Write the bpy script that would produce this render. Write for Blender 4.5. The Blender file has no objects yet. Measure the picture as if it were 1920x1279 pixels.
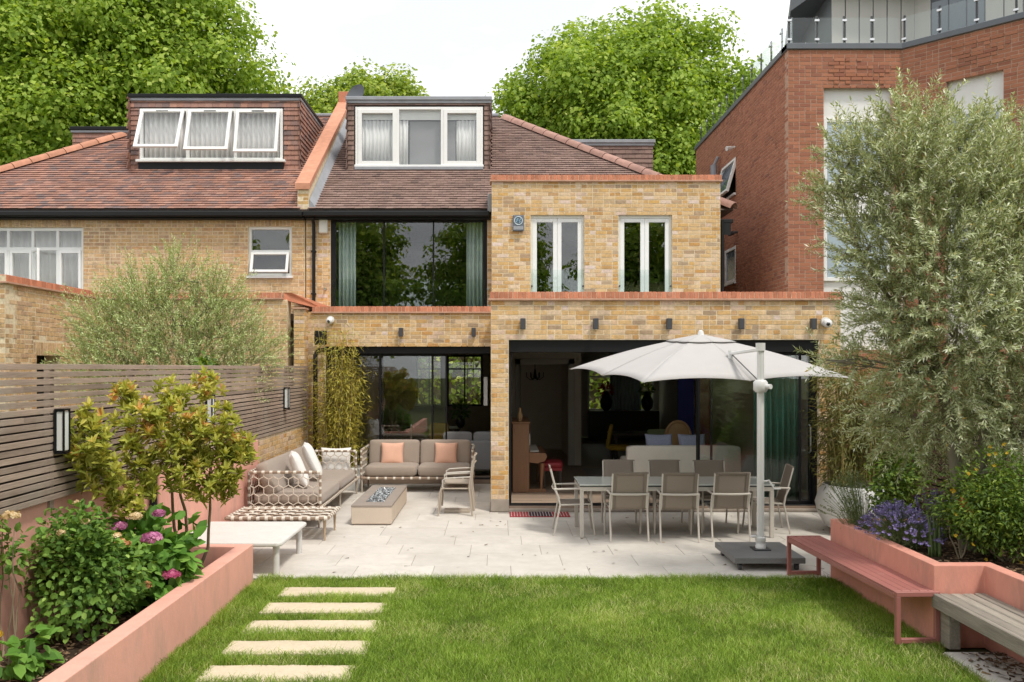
import bpy, math, random
import numpy as np
from mathutils import Vector, Matrix
R = math.radians
random.seed(11); rng = np.random.default_rng(11)
SC = bpy.context.scene
COL = SC.collection
# ------------------------------------------------------------------ camera
cd = bpy.data.cameras.new('camera'); cam = bpy.data.objects.new('camera', cd); COL.objects.link(cam)
cam.location = (0, 0, 2.35); cam.rotation_euler = (R(90), 0, 0)
cd.sensor_width = 36; cd.lens = 30.0; cd.shift_x = 0.0146; cd.shift_y = 0.0258
cd.clip_start = 0.1; cd.clip_end = 600
SC.camera = cam
# ------------------------------------------------------------------ sky, sun, exposure
SUN_EL, SUN_AZ = 60.0, 40.0          # azimuth measured from the camera's back (-Y) towards +X
sdir = Vector((math.cos(R(SUN_EL))*math.sin(R(SUN_AZ)), -math.cos(R(SUN_EL))*math.cos(R(SUN_AZ)), math.sin(R(SUN_EL))))
w = bpy.data.worlds.new('World'); SC.world = w; w.use_nodes = True
wn = w.node_tree; wn.nodes.clear()
wo = wn.nodes.new('ShaderNodeOutputWorld')
sky = wn.nodes.new('ShaderNodeTexSky'); sky.sky_type = 'NISHITA'; sky.sun_disc = False
sky.sun_elevation = R(SUN_EL); sky.sun_rotation = math.atan2(sdir.x, sdir.y)
b1 = wn.nodes.new('ShaderNodeBackground'); b1.inputs[1].default_value = 0.09
wn.links.new(sky.outputs[0], b1.inputs[0])
tc = wn.nodes.new('ShaderNodeTexCoord'); mp = wn.nodes.new('ShaderNodeMapping'); mp.inputs['Scale'].default_value = (1.2, 1.2, 3.2)
nz = wn.nodes.new('ShaderNodeTexNoise'); nz.inputs['Scale'].default_value = 2.2; nz.inputs['Detail'].default_value = 5; nz.inputs['Roughness'].default_value = .55
wn.links.new(tc.outputs['Generated'], mp.inputs[0]); wn.links.new(mp.outputs[0], nz.inputs[0])
cr = wn.nodes.new('ShaderNodeValToRGB')
cr.color_ramp.elements[0].position = .43; cr.color_ramp.elements[0].color = (.57, .58, .595, 1)
cr.color_ramp.elements[1].position = .66; cr.color_ramp.elements[1].color = (.97, .965, .955, 1)
wn.links.new(nz.outputs[0], cr.inputs[0])
b2 = wn.nodes.new('ShaderNodeBackground'); b2.inputs[1].default_value = 1.12
wn.links.new(cr.outputs[0], b2.inputs[0])
mx = wn.nodes.new('ShaderNodeMixShader'); mx.inputs[0].default_value = .90
wn.links.new(b1.outputs[0], mx.inputs[1]); wn.links.new(b2.outputs[0], mx.inputs[2]); wn.links.new(mx.outputs[0], wo.inputs[0])
sl = bpy.data.lights.new('sun', 'SUN'); sl.energy = 1.6; sl.angle = R(9.0); sl.color = (1, .95, .87)
so = bpy.data.objects.new('sun', sl); COL.objects.link(so); so.location = (6, -8, 14)
so.rotation_euler = sdir.to_track_quat('Z', 'Y').to_euler()
SC.view_settings.view_transform = 'Standard'; SC.view_settings.look = 'None'
SC.view_settings.exposure = 0.74; SC.view_settings.gamma = 1; SC.view_settings.use_curve_mapping = False
SC.cycles.max_bounces = 7; SC.cycles.diffuse_bounces = 4; SC.cycles.transparent_max_bounces = 12
SC.cycles.use_denoising = True
SC.cycles.sample_clamp_indirect = 6
# ------------------------------------------------------------------ materials
MATS = {}
class NT:
    def __init__(s, name):
        s.m = bpy.data.materials.new(name); s.m.use_nodes = True; s.t = s.m.node_tree; s.t.nodes.clear(); MATS[name] = s.m
        s.out = s.n('OutputMaterial')
    def n(s, ty, **kw):
        nd = s.t.nodes.new('ShaderNode'+ty)
        for k, v in kw.items(): setattr(nd, k, v)
        return nd
    def l(s, a, b): s.t.links.new(a, b)
def ramp(t, fac, stops, interp='LINEAR'):
    r = t.n('ValToRGB'); e = r.color_ramp.elements; r.color_ramp.interpolation = interp
    while len(e) > 1: e.remove(e[0])
    e[0].position = stops[0][0]; e[0].color = (*stops[0][1], 1)
    for p, c in stops[1:]:
        k = e.new(p); k.color = (*c, 1)
    t.l(fac, r.inputs[0]); return r.outputs[0]
def hsvvar(t, col, fac, amt):      # multiply a colour by 1-amt .. 1+amt according to fac
    m = t.n('MapRange'); m.inputs[3].default_value = 1-amt; m.inputs[4].default_value = 1+amt; t.l(fac, m.inputs[0])
    v = t.n('VectorMath', operation='SCALE'); t.l(col, v.inputs[0]); t.l(m.outputs[0], v.inputs[3]); return v.outputs[0]
def noise(t, scale, detail=4, rough=.6, stretch=None, local=False):
    n = t.n('TexNoise'); n.inputs['Scale'].default_value = scale; n.inputs['Detail'].default_value = detail; n.inputs['Roughness'].default_value = rough
    if local: c = t.n('TexCoord').outputs['Object']
    else: c = t.n('NewGeometry').outputs['Position']
    if stretch:
        mp = t.n('Mapping'); mp.inputs['Scale'].default_value = stretch; t.l(c, mp.inputs[0]); c = mp.outputs[0]
    t.l(c, n.inputs[0]); return n.outputs[0]
def mat(name, col, rough=.6, var=.1, scale=5, bump=0., bscale=60, metal=0., spec=.5, stretch=None, orand=0., fine=0., fscale=90, stops=None, local=False, attr=None, sheen=0., dirt=None, dirt2=None, coat=0.):
    t = NT(name); p = t.n('BsdfPrincipled'); t.l(p.outputs[0], t.out.inputs[0])
    p.inputs['Roughness'].default_value = rough; p.inputs['Metallic'].default_value = metal; p.inputs['Specular IOR Level'].default_value = spec
    if sheen: p.inputs['Sheen Weight'].default_value = sheen
    if coat: p.inputs['Coat Weight'].default_value = coat; p.inputs['Coat Roughness'].default_value = .15
    if attr:
        a = t.n('Attribute'); a.attribute_name = attr; c = ramp(t, a.outputs['Fac'], stops)
    elif stops and orand:
        o = t.n('ObjectInfo'); c = ramp(t, o.outputs['Random'], stops)
    else:
        rg = t.n('RGB'); rg.outputs[0].default_value = (*col, 1); c = rg.outputs[0]
    if orand and not stops:
        o = t.n('ObjectInfo'); c = hsvvar(t, c, o.outputs['Random'], orand)
    nf = noise(t, scale, 5, .6, stretch, local)
    if var: c = hsvvar(t, c, nf, var*2)
    if fine: c = hsvvar(t, c, noise(t, fscale, 3, .7, stretch, local), fine*2)
    for dd in (dirt, dirt2):
        if not dd: continue
        dcol, dsc, lo, hi = dd[:4]; dst = dd[4] if len(dd) > 4 else None; amt = dd[5] if len(dd) > 5 else 1.
        mr = t.n('MapRange'); mr.inputs[1].default_value = lo; mr.inputs[2].default_value = hi; mr.inputs[4].default_value = amt; t.l(noise(t, dsc, 6, .65, dst), mr.inputs[0])
        mm = t.n('Mix', data_type='RGBA'); t.l(mr.outputs[0], mm.inputs[0]); t.l(c, mm.inputs[6]); mm.inputs[7].default_value = (*dcol, 1); c = mm.outputs[2]
    t.l(c, p.inputs['Base Color'])
    if bump:
        bp = t.n('Bump'); bp.inputs['Strength'].default_value = bump; bp.inputs['Distance'].default_value = .01
        t.l(noise(t, bscale, 4, .7, stretch, local), bp.inputs['Height']); t.l(bp.outputs[0], p.inputs['Normal'])
    return t.m
def leafmat(name, stops, trans=.3, rough=.45, spec=.35, var=.1):
    t = NT(name); p = t.n('BsdfPrincipled'); p.inputs['Roughness'].default_value = rough; p.inputs['Specular IOR Level'].default_value = spec
    a = t.n('Attribute'); a.attribute_name = 'rnd'; c = ramp(t, a.outputs['Fac'], stops)
    c = hsvvar(t, c, noise(t, 2.3, 5), var*2)
    t.l(c, p.inputs['Base Color'])
    tr = t.n('BsdfTranslucent'); v = t.n('VectorMath', operation='MULTIPLY'); t.l(c, v.inputs[0]); v.inputs[1].default_value = (1.25, 1.2, .55); t.l(v.outputs[0], tr.inputs[0])
    m = t.n('MixShader'); m.inputs[0].default_value = trans; t.l(p.outputs[0], m.inputs[1]); t.l(tr.outputs[0], m.inputs[2]); t.l(m.outputs[0], t.out.inputs[0])
    return t.m
def glassmat(name, tint=(.97, .98, .975), f0=.07):
    t = NT(name); tr = t.n('BsdfTransparent'); tr.inputs[0].default_value = (*tint, 1)
    g = t.n('BsdfGlossy'); g.inputs['Roughness'].default_value = .0; g.inputs[0].default_value = (1, 1, 1, 1)
    lw = t.n('LayerWeight'); lw.inputs[0].default_value = .5; pw = t.n('Math', operation='POWER'); t.l(lw.outputs['Facing'], pw.inputs[0]); pw.inputs[1].default_value = 5
    ma = t.n('Math', operation='MULTIPLY_ADD'); t.l(pw.outputs[0], ma.inputs[0]); ma.inputs[1].default_value = .9; ma.inputs[2].default_value = f0
    m = t.n('MixShader'); t.l(ma.outputs[0], m.inputs[0]); t.l(tr.outputs[0], m.inputs[1]); t.l(g.outputs[0], m.inputs[2]); t.l(m.outputs[0], t.out.inputs[0]); return t.m
def slingmat(name, col, thru=.1):
    t = NT(name); p = t.n('BsdfPrincipled'); p.inputs['Roughness'].default_value = .75
    rg = t.n('RGB'); rg.outputs[0].default_value = (*col, 1); t.l(hsvvar(t, rg.outputs[0], noise(t, 420, 2), .12), p.inputs['Base Color'])
    tr = t.n('BsdfTransparent'); m = t.n('MixShader'); m.inputs[0].default_value = thru
    t.l(p.outputs[0], m.inputs[1]); t.l(tr.outputs[0], m.inputs[2]); t.l(m.outputs[0], t.out.inputs[0]); return t.m
STOCK = [(0, (0.480, 0.272, 0.101)), (.06, (0.619, 0.395, 0.172)), (.18, (0.690, 0.489, 0.272)), (.30, (0.619, 0.376, 0.130)), (.42, (0.710, 0.546, 0.383)), (.53, (0.660, 0.442, 0.211)), (.60, (0.580, 0.311, 0.101)), (.66, (0.451, 0.333, 0.223)), (.70, (0.640, 0.423, 0.201)), (.80, (0.690, 0.499, 0.282)), (.86, (0.719, 0.574, 0.503)), (.92, (0.600, 0.395, 0.222)), (.96, (0.392, 0.284, 0.191)), (1, (0.600, 0.348, 0.151))]
mat('stock_brick', None, .85, .10, 6, .5, 120, spec=.25, attr='rnd', stops=STOCK, fine=.24, fscale=22, dirt=((.72, .63, .52), 7, .60, .78), dirt2=((.26, .19, .12), 2.2, .53, .74, (1, 1, .45), .55))
OLDB = [(0, (0.569, 0.362, 0.173)), (.15, (0.660, 0.457, 0.254)), (.35, (0.619, 0.409, 0.204)), (.5, (0.690, 0.504, 0.316)), (.65, (0.590, 0.370, 0.184)), (.8, (0.650, 0.457, 0.286)), (.92, (0.490, 0.323, 0.204)), (1, (0.610, 0.362, 0.184))]
mat('old_brick', None, .88, .12, 7, .5, 120, spec=.2, attr='rnd', stops=OLDB, fine=.24, fscale=22, dirt=((.27, .18, .11), 3.0, .58, .74, (1, 1, .4)), dirt2=((.34, .24, .15), 9., .55, .72, None, .6))
REDB = [(0, (0.339, 0.139, 0.080)), (.2, (0.379, 0.158, 0.091)), (.45, (0.420, 0.181, 0.109)), (.6, (0.359, 0.149, 0.087)), (.75, (0.297, 0.119, 0.077)), (.9, (0.399, 0.167, 0.095)), (1, (0.246, 0.105, 0.073))]
mat('red_brick', None, .85, .05, 2, .4, 120, spec=.25, attr='rnd', stops=REDB, fine=.12, fscale=50)
mat('coping_brick', (.55, .215, .125), .8, .16, 9, .4, 110, spec=.25, orand=.2, fine=.1, dirt=((.60, .42, .34), 4, .60, .85))
mat('coping_tile', (.50, .30, .21), .85, .2, 7, .4, 90, spec=.2)
mat('mortar', (.76, .64, .45), .95, .25, 18, .6, 150, spec=.1)
mat('red_mortar', (.47, .31, .23), .95, .12, 10, .4, 150, spec=.1)
mat('plinth', (.36, .31, .26), .9, .15, 9, .4, 90)
TL = [(0, (0.315, 0.167, 0.124)), (.2, (0.388, 0.207, 0.153)), (.35, (0.262, 0.151, 0.124)), (.5, (0.430, 0.237, 0.178)), (.64, (0.210, 0.146, 0.134)), (.78, (0.347, 0.186, 0.144)), (.92, (0.178, 0.136, 0.134)), (1, (0.462, 0.263, 0.198))]
mat('tile_left', None, .8, .16, 1.6, .4, 120, spec=.25, attr='rnd', stops=TL, fine=.12, fscale=60)
TR = [(0, (0.232, 0.153, 0.127)), (.3, (0.273, 0.183, 0.152)), (.5, (0.208, 0.139, 0.118)), (.7, (0.297, 0.203, 0.171)), (.85, (0.248, 0.163, 0.137)), (1, (0.178, 0.123, 0.108))]
mat('tile_right', None, .8, .16, 1.6, .4, 120, spec=.25, attr='rnd', stops=TR, fine=.12, fscale=60)
mat('roof_felt', (.10, .075, .065), .95, .1)
mat('ridge_tile', (.52, .25, .16), .8, .18, 6, .3, 90, spec=.25, orand=.12)
mat('ridge_right', (.40, .235, .19), .8, .18, 6, .3, 90, spec=.25, orand=.12)
mat('lead', (.30, .31, .335), .5, .15, 4, .15, 30, spec=.5)
mat('black_metal', (.009, .009, .010), .5, .1, spec=.25)
mat('light_grey_box', (.055, .055, .06), .55, .06)
mat('dark_metal', (.05, .05, .055), .45, .1)
mat('gutter', (.010, .010, .010), .45, .1, spec=.3)
mat('white_frame', (.84, .84, .82), .38, .04, 5)
mat('cream_frame', (.74, .73, .66), .4, .04, 5)
mat('white_paint', (.78, .775, .75), .55, .05, 3, .05, 80)
mat('steel', (.62, .62, .62), .28, .05, metal=1)
glassmat('glass'); glassmat('balustrade_glass', (.94, .97, .96), .03); glassmat('door_glass', (.95, .965, .96), .06)
mat('pale_glass', (.40, .48, .55), .08, .03, 2, spec=.8)
t_ = mat('far_glass', (.10, .13, .16), .06, .1, 2, spec=.9)
mat('curtain_white', (.78, .76, .75), .85, .06, 4, sheen=.2); mat('curtain_blue', (.50, .60, .57), .85, .08, 4, sheen=.2); mat('curtain_green', (.10, .30, .23), .85, .1, 4, sheen=.2)
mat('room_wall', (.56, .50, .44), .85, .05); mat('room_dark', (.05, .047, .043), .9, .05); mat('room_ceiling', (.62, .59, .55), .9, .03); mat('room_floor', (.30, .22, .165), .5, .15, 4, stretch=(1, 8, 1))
mat('floor_plank', (.40, .30, .225), .42, .12, 3, .1, 40, stretch=(2, 14, 1), orand=.16, fine=.06)
mat('skirting', (.45, .42, .38), .5, .03)
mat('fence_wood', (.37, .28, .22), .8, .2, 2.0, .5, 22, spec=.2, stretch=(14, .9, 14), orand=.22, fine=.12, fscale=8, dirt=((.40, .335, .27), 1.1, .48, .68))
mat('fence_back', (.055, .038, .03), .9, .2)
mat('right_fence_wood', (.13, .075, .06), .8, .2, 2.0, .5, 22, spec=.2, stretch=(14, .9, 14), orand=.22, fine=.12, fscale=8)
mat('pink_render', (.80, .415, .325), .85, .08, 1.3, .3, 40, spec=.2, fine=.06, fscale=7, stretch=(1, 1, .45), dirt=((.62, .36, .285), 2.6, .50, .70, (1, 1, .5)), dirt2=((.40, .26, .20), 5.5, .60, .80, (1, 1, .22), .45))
mat('pink_render_shaded', (.68, .31, .235), .85, .10, 1.3, .3, 40, spec=.2, fine=.07, fscale=7, stretch=(1, 1, .45), dirt=((.50, .255, .195), 2.6, .48, .68, (1, 1, .5)), dirt2=((.30, .17, .13), 5.5, .58, .80, (1, 1, .22), .5))  # same pink render as the left; its shade is put into a darker colour
mat('red_bench', (.35, .135, .115), .42, .06, 3, .05, 60, spec=.4, orand=.07, dirt=((.44, .22, .19), 5, .62, .8))
mat('old_timber', (.31, .275, .23), .85, .2, 2.5, .6, 16, spec=.2, stretch=(9, .7, 9), orand=.16, fine=.20, fscale=7, dirt=((.20, .175, .145), 2.4, .58, .75, (6, .5, 6)))
mat('limestone', (.60, .56, .505), .68, .08, 1.1, .15, 45, spec=.3, orand=.07, fine=.07, fscale=6, dirt=((.52, .48, .425), 2.3, .50, .72))
mat('patio_joint', (.33, .30, .26), .95, .1, 8)
mat('step_stone', (.64, .54, .39), .85, .08, 3, .6, 24, spec=.2, orand=.05, fine=.08, fscale=20)
mat('soil', (.05, .033, .022), .95, .35, 22, 1., 60, spec=.1)
mat('mulch', (.15, .095, .06), .9, .3, 9, spec=.2, orand=.35)
mat('lawn_soil', (.075, .075, .025), .95, .3, 12, .4, 60, spec=.1)
mat('earth', (.09, .10, .045), .95, .25, .8, spec=.1)
mat('taupe_fabric', (.34, .275, .225), .88, .05, 3, .2, 500, spec=.2, sheen=.25, fine=.04, fscale=300)
mat('white_fabric', (.80, .78, .75), .85, .04, 4, .2, 400, sheen=.2)
mat('peach_fabric', (.73, .42, .30), .85, .06, 5, .25, 260, sheen=.2, fine=.06, fscale=120)
mat('grey_fabric', (.28, .275, .28), .88, .05, 3, .1, 300); mat('cream_fabric', (.76, .72, .64), .85, .05, 4, .1, 300)
mat('cord_brown', (.30, .215, .155), .7, .1, 9, .4, 300); mat('cord_cream', (.72, .67, .58), .7, .08, 9, .4, 300); mat('net_cord', (.62, .54, .45), .75, .1, 9)
mat('teak', (.42, .31, .205), .55, .12, 5, stretch=(8, 8, 1)); mat('taupe_metal', (.43, .365, .295), .45, .05, 4); mat('chair_metal', (.55, .51, .45), .42, .04, 4)
slingmat('sling', (.28, .235, .19), .10); slingmat('sling_hem', (.205, .17, .135), .02)
mat('table_glass', (.63, .66, .62), .12, .03, 2, spec=.6); mat('table_edge', (.06, .065, .06), .4, .05)
mat('concrete_top', (.68, .66, .62), .75, .06, 5, .15, 70, fine=.04, fscale=40); mat('white_leg', (.62, .60, .575), .45, .04, 3)
mat('firepit', (.60, .50, .405), .8, .06, 4, .2, 60, fine=.03, fscale=30); mat('firepit_top', (.30, .255, .22), .7, .08, 4, .15, 60)
mat('fire_glass', None, .15, .05, 9, spec=.8, attr='rnd', stops=[(0, (.10, .11, .12)), (.3, (.45, .5, .52)), (.6, (.75, .78, .8)), (.8, (.2, .23, .25)), (1, (.85, .88, .9))])
mat('granite', (.165, .163, .162), .6, .1, 5, .1, 90, fine=.28, fscale=260)
mat('umbrella_white', (.72, .715, .70), .38, .02, 3)
t = NT('canopy'); p = t.n('BsdfPrincipled'); p.inputs['Roughness'].default_value = .9
rg = t.n('RGB'); rg.outputs[0].default_value = (.55, .53, .515, 1); t.l(hsvvar(t, rg.outputs[0], noise(t, 5, 4), .06), p.inputs['Base Color'])
tr = t.n('BsdfTranslucent'); tr.inputs[0].default_value = (.6, .56, .52, 1); m_ = t.n('MixShader'); m_.inputs[0].default_value = .18
t.l(p.outputs[0], m_.inputs[1]); t.l(tr.outputs[0], m_.inputs[2]); t.l(m_.outputs[0], t.out.inputs[0])
mat('mat_red', (.33, .04, .045), .95, .1, 30, .3, 300); mat('mat_dark', (.03, .02, .03), .95, .1, 30); mat('mat_pale', (.55, .5, .47), .95, .05, 30)
mat('frosted', (.72, .74, .72), .5, .03, 4); mat('plastic_white', (.75, .745, .72), .4, .03); mat('dark_glass_dome', (.02, .02, .02), .08, spec=.8)
mat('emblem_blue', (.25, .42, .55), .4, .02); mat('alarm_grey', (.13, .15, .18), .45, .05); mat('alarm_ring', (.55, .66, .72), .4, .03)
mat('bark', (.16, .125, .095), .9, .25, 6, .9, 30, spec=.1, stretch=(1, 1, .3)); mat('olive_bark', (.24, .215, .165), .9, .25, 7, .9, 30, spec=.1, stretch=(1, 1, .3)); mat('twig', (.25, .20, .13), .85, .2, 8)
mat('cane', (.36, .28, .10), .6, .2, 8); mat('stem_green', (.13, .19, .06), .6, .2, 8)
mat('pot_white', (.66, .655, .64), .6, .04, 3); mat('walnut', (.26, .125, .06), .35, .14, 3, stretch=(9, 9, 1), spec=.5); mat('keys', (.7, .68, .62), .3); mat('red_leather', (.30, .02, .03), .5, .08)
mat('yellow_fabric', (.50, .32, .04), .85, .05); mat('green_fabric', (.20, .25, .13), .85, .05); mat('gilt', (.42, .26, .12), .5, .1); mat('dark_wood', (.05, .032, .022), .4, .1); mat('blue_art', (.02, .03, .22), .6, .1); mat('red_art', (.22, .015, .02), .6, .1); mat('vase_dark', (.02, .015, .018), .3); mat('rug', (.30, .285, .26), .95, .1, 8, .2, 200); mat('bluepat', (.30, .33, .45), .85, .25, 60)
mat('cladding', (.55, .52, .47), .5, .05, 1, stretch=(3, 3, .5), spec=.4); mat('slate_trim', (.115, .125, .14), .45, .06)
leafmat('plane_leaf', [(0, (.15, .25, .035)), (.35, (.26, .39, .055)), (.65, (.37, .50, .08)), (.88, (.49, .60, .125)), (1, (.62, .65, .19))], .44, .5, .2)
leafmat('far_leaf', [(0, (.14, .22, .04)), (.4, (.29, .40, .07)), (.75, (.46, .56, .11)), (1, (.62, .66, .18))], .42, .5, .2)
leafmat('olive_leaf', [(0, (0.216, 0.265, 0.128)), (.3, (0.367, 0.424, 0.224)), (.6, (0.562, 0.604, 0.371)), (.85, (0.734, 0.753, 0.576)), (.965, (0.820, 0.820, 0.742)), (.985, (0.648, 0.466, 0.154)), (1, (0.605, 0.403, 0.128))], .22, .6, .2)
leafmat('shrub_olive_leaf', [(0, (0.231, 0.302, 0.094)), (.3, (0.378, 0.459, 0.165)), (.65, (0.546, 0.627, 0.286)), (.9, (0.672, 0.739, 0.407)), (1, (0.756, 0.784, 0.495))], .2, .5, .3)
leafmat('photinia_leaf', [(0, (0.165, 0.205, 0.032)), (.3, (0.330, 0.367, 0.063)), (.55, (0.528, 0.518, 0.105)), (.75, (0.660, 0.583, 0.158)), (.9, (0.682, 0.432, 0.147)), (1, (0.616, 0.248, 0.105))], .28, .55, .2)
leafmat('hydrangea_leaf', [(0, (0.061, 0.151, 0.025)), (.4, (0.121, 0.270, 0.040)), (.75, (0.209, 0.400, 0.070)), (1, (0.319, 0.508, 0.110))], .28, .55, .2)
leafmat('rose_leaf', [(0, (0.057, 0.127, 0.024)), (.4, (0.119, 0.230, 0.040)), (.75, (0.218, 0.368, 0.068)), (1, (0.361, 0.517, 0.120))], .28, .55, .2)
leafmat('bamboo_leaf', [(0, (0.133, 0.121, 0.024)), (.3, (0.292, 0.271, 0.042)), (.6, (0.478, 0.414, 0.065)), (.85, (0.611, 0.513, 0.102)), (1, (0.266, 0.342, 0.047))], .25, .5, .3)
leafmat('bamboo_dark', [(0, (.07, .08, .02)), (.4, (.13, .14, .03)), (.75, (.21, .20, .05)), (1, (.32, .24, .08))], .22, .5, .3)
leafmat('shrub_leaf', [(0, (.04, .085, .012)), (.4, (.10, .18, .02)), (.75, (.20, .29, .038)), (1, (.33, .40, .06))], .28, .45, .35)
leafmat('grey_leaf', [(0, (0.091, 0.117, 0.046)), (.5, (0.182, 0.221, 0.091)), (1, (0.338, 0.351, 0.195))], .2, .6, .2)
leafmat('lavender_bloom', [(0, (.13, .105, .24)), (.5, (.22, .18, .42)), (1, (.36, .31, .55))], .15, .7, .2)
leafmat('pink_bloom', [(0, (.36, .10, .22)), (.5, (.55, .19, .38)), (1, (.72, .34, .50))], .2, .7, .2)
leafmat('peach_bloom', [(0, (.55, .22, .14)), (.5, (.70, .40, .16)), (1, (.75, .55, .28))], .2, .7, .2)
leafmat('magenta_bloom', [(0, (.40, .06, .16)), (.5, (.58, .12, .26)), (1, (.70, .25, .38))], .2, .7, .2)
leafmat('cream_bloom', [(0, (.60, .42, .22)), (.5, (.72, .55, .30)), (1, (.78, .68, .48))], .2, .7, .2)
leafmat('yellow_bloom', [(0, (.50, .30, .015)), (1, (.68, .48, .05))], .2, .7, .2)
leafmat('red_bloom', [(0, (.30, .01, .015)), (1, (.50, .03, .03))], .15, .6, .3)
leafmat('grass_blade', [(0, (0.082, 0.155, 0.016)), (.3, (0.170, 0.287, 0.032)), (.6, (0.296, 0.437, 0.060)), (.85, (0.439, 0.575, 0.122)), (.96, (0.571, 0.632, 0.208)), (1, (0.637, 0.598, 0.323))], .35, .55, .25, .15)
# ------------------------------------------------------------------ mesh helpers
def unit(a):
    a = np.asarray(a, float); return a/np.linalg.norm(a)
def put(o, parent=None, label=None, cat=None, group=None, kind=None):
    COL.objects.link(o)
    if parent is not None: o.parent = parent
    if label: o['label'] = label
    if cat: o['category'] = cat
    if group: o['group'] = group
    if kind: o['kind'] = kind
    return o
def empty(name, loc=(0, 0, 0), rz=0, parent=None, **kw):
    o = bpy.data.objects.new(name, None); o.location = loc; o.rotation_euler = (0, 0, rz); o.empty_display_size = .1
    return put(o, parent, **kw)
def child_world(o):            # children are written in world coordinates: cancel the parent's own transform
    o.matrix_parent_inverse = o.parent.matrix_basis.inverted()
class MB:
    def __init__(s): s.v = []; s.f = []; s.mi = []; s.a = []
    def add(s, v, f, mi=0, a=None):
        n = len(s.v); s.v.extend([tuple(p) for p in v]); s.f.extend([tuple(i+n for i in q) for q in f]); s.mi.extend([mi]*len(f))
        s.a.extend([random.random() if a is None else a]*len(f)); return s
    def box(s, x0, x1, y0, y1, z0, z1, b=0., mi=0, a=None, M=None):
        c = ((x0+x1)/2, (y0+y1)/2, (z0+z1)/2); h = (abs(x1-x0)/2, abs(y1-y0)/2, abs(z1-z0)/2)
        b = min(b, *(k*.45 for k in h)) if b else 0
        if not b:
            v = [(c[0]+sx*h[0], c[1]+sy*h[1], c[2]+sz*h[2]) for sx in (-1, 1) for sy in (-1, 1) for sz in (-1, 1)]
            f = [(0, 1, 3, 2), (4, 6, 7, 5), (0, 4, 5, 1), (2, 3, 7, 6), (0, 2, 6, 4), (1, 5, 7, 3)]
        else:
            v = []; idx = {}
            for sx in (-1, 1):
                for sy in (-1, 1):
                    for sz in (-1, 1):
                        for ax in range(3):
                            q = [sx*(h[0]-b), sy*(h[1]-b), sz*(h[2]-b)]; q[ax] = (sx, sy, sz)[ax]*h[ax]
                            idx[(sx, sy, sz, ax)] = len(v); v.append((c[0]+q[0], c[1]+q[1], c[2]+q[2]))
            f = []
            def face(ax, sg):
                o = [k for k in range(3) if k != ax]; q = []
                for (p, r) in ((-1, -1), (1, -1), (1, 1), (-1, 1)):
                    k = [0, 0, 0]; k[ax] = sg; k[o[0]] = p; k[o[1]] = r; q.append(idx[(*k, ax)])
                if (sg < 0) != (ax == 1): q.reverse()
                f.append(tuple(q))
            for ax in range(3):
                face(ax, 1); face(ax, -1)
            for ax in range(3):
                o = [k for k in range(3) if k != ax]
                for p in (-1, 1):
                    for r in (-1, 1):
                        k0 = [0, 0, 0]; k0[ax] = -1; k0[o[0]] = p; k0[o[1]] = r; k1 = list(k0); k1[ax] = 1
                        q = [idx[(*k0, o[0])], idx[(*k1, o[0])], idx[(*k1, o[1])], idx[(*k0, o[1])]]
                        if (p*r > 0) != (ax == 1): q.reverse()
                        f.append(tuple(q))
            for sx in (-1, 1):
                for sy in (-1, 1):
                    for sz in (-1, 1):
                        q = [idx[(sx, sy, sz, k)] for k in range(3)]
                        if sx*sy*sz < 0: q.reverse()
                        f.append(tuple(q))
        if M is not None: v = [tuple(M @ Vector(p)) for p in v]
        return s.add(v, f, mi, a)
    def bar(s, p, q, w, h=None, b=0., mi=0, up=(0, 0, 1)):
        h = h or w; p = Vector(p); q = Vector(q); d = q-p; L = d.length; z = d.normalized(); u = Vector(up)
        if abs(z.dot(u)) > .98: u = Vector((0, 1, 0))
        x = u.cross(z).normalized(); y = z.cross(x)
        M = Matrix((x, y, z)).transposed().to_4x4(); M.translation = p
        return s.box(-w/2, w/2, -h/2, h/2, 0, L, b, mi, M=M)
    def tube(s, pts, r, n=8, mi=0, caps=True, a=None):
        pts = [Vector(p) for p in pts]; m = len(pts); rs = r if isinstance(r, (list, tuple)) else [r]*m
        v = []; px = None
        for i, p in enumerate(pts):
            d = (pts[min(i+1, m-1)]-pts[max(i-1, 0)]).normalized()
            if px is None:
                u = Vector((0, 0, 1)) if abs(d.z) < .9 else Vector((1, 0, 0)); px = u.cross(d).normalized()
            px = (px-d*px.dot(d)).normalized(); py = d.cross(px)
            for k in range(n):
                t = 2*math.pi*k/n; v.append(p+(px*math.cos(t)+py*math.sin(t))*rs[i])
        f = [(i*n+k, i*n+(k+1) % n, (i+1)*n+(k+1) % n, (i+1)*n+k) for i in range(m-1) for k in range(n)]
        if caps: f += [tuple(reversed(range(n))), tuple(range((m-1)*n, m*n))]
        return s.add(v, f, mi, a)
    def lathe(s, prof, n=24, c=(0, 0, 0), mi=0):
        v = [(c[0]+r*math.cos(2*math.pi*k/n), c[1]+r*math.sin(2*math.pi*k/n), c[2]+z) for r, z in prof for k in range(n)]
        m = len(prof); f = [(i*n+k, i*n+(k+1) % n, (i+1)*n+(k+1) % n, (i+1)*n+k) for i in range(m-1) for k in range(n)]
        f += [tuple(reversed(range(n))), tuple(range((m-1)*n, m*n))]
        return s.add(v, f, mi)
    def prism(s, poly, lo, hi, ax=2, mi=0):   # polygon in the two other axes, extruded along ax
        o = [k for k in range(3) if k != ax]; n = len(poly); v = []
        for h in (lo, hi):
            for p in poly:
                q = [0, 0, 0]; q[o[0]] = p[0]; q[o[1]] = p[1]; q[ax] = h; v.append(q)
        f = [tuple(reversed(range(n))), tuple(range(n, 2*n))]+[(k, (k+1) % n, n+(k+1) % n, n+k) for k in range(n)]
        return s.add(v, f, mi)
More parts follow.
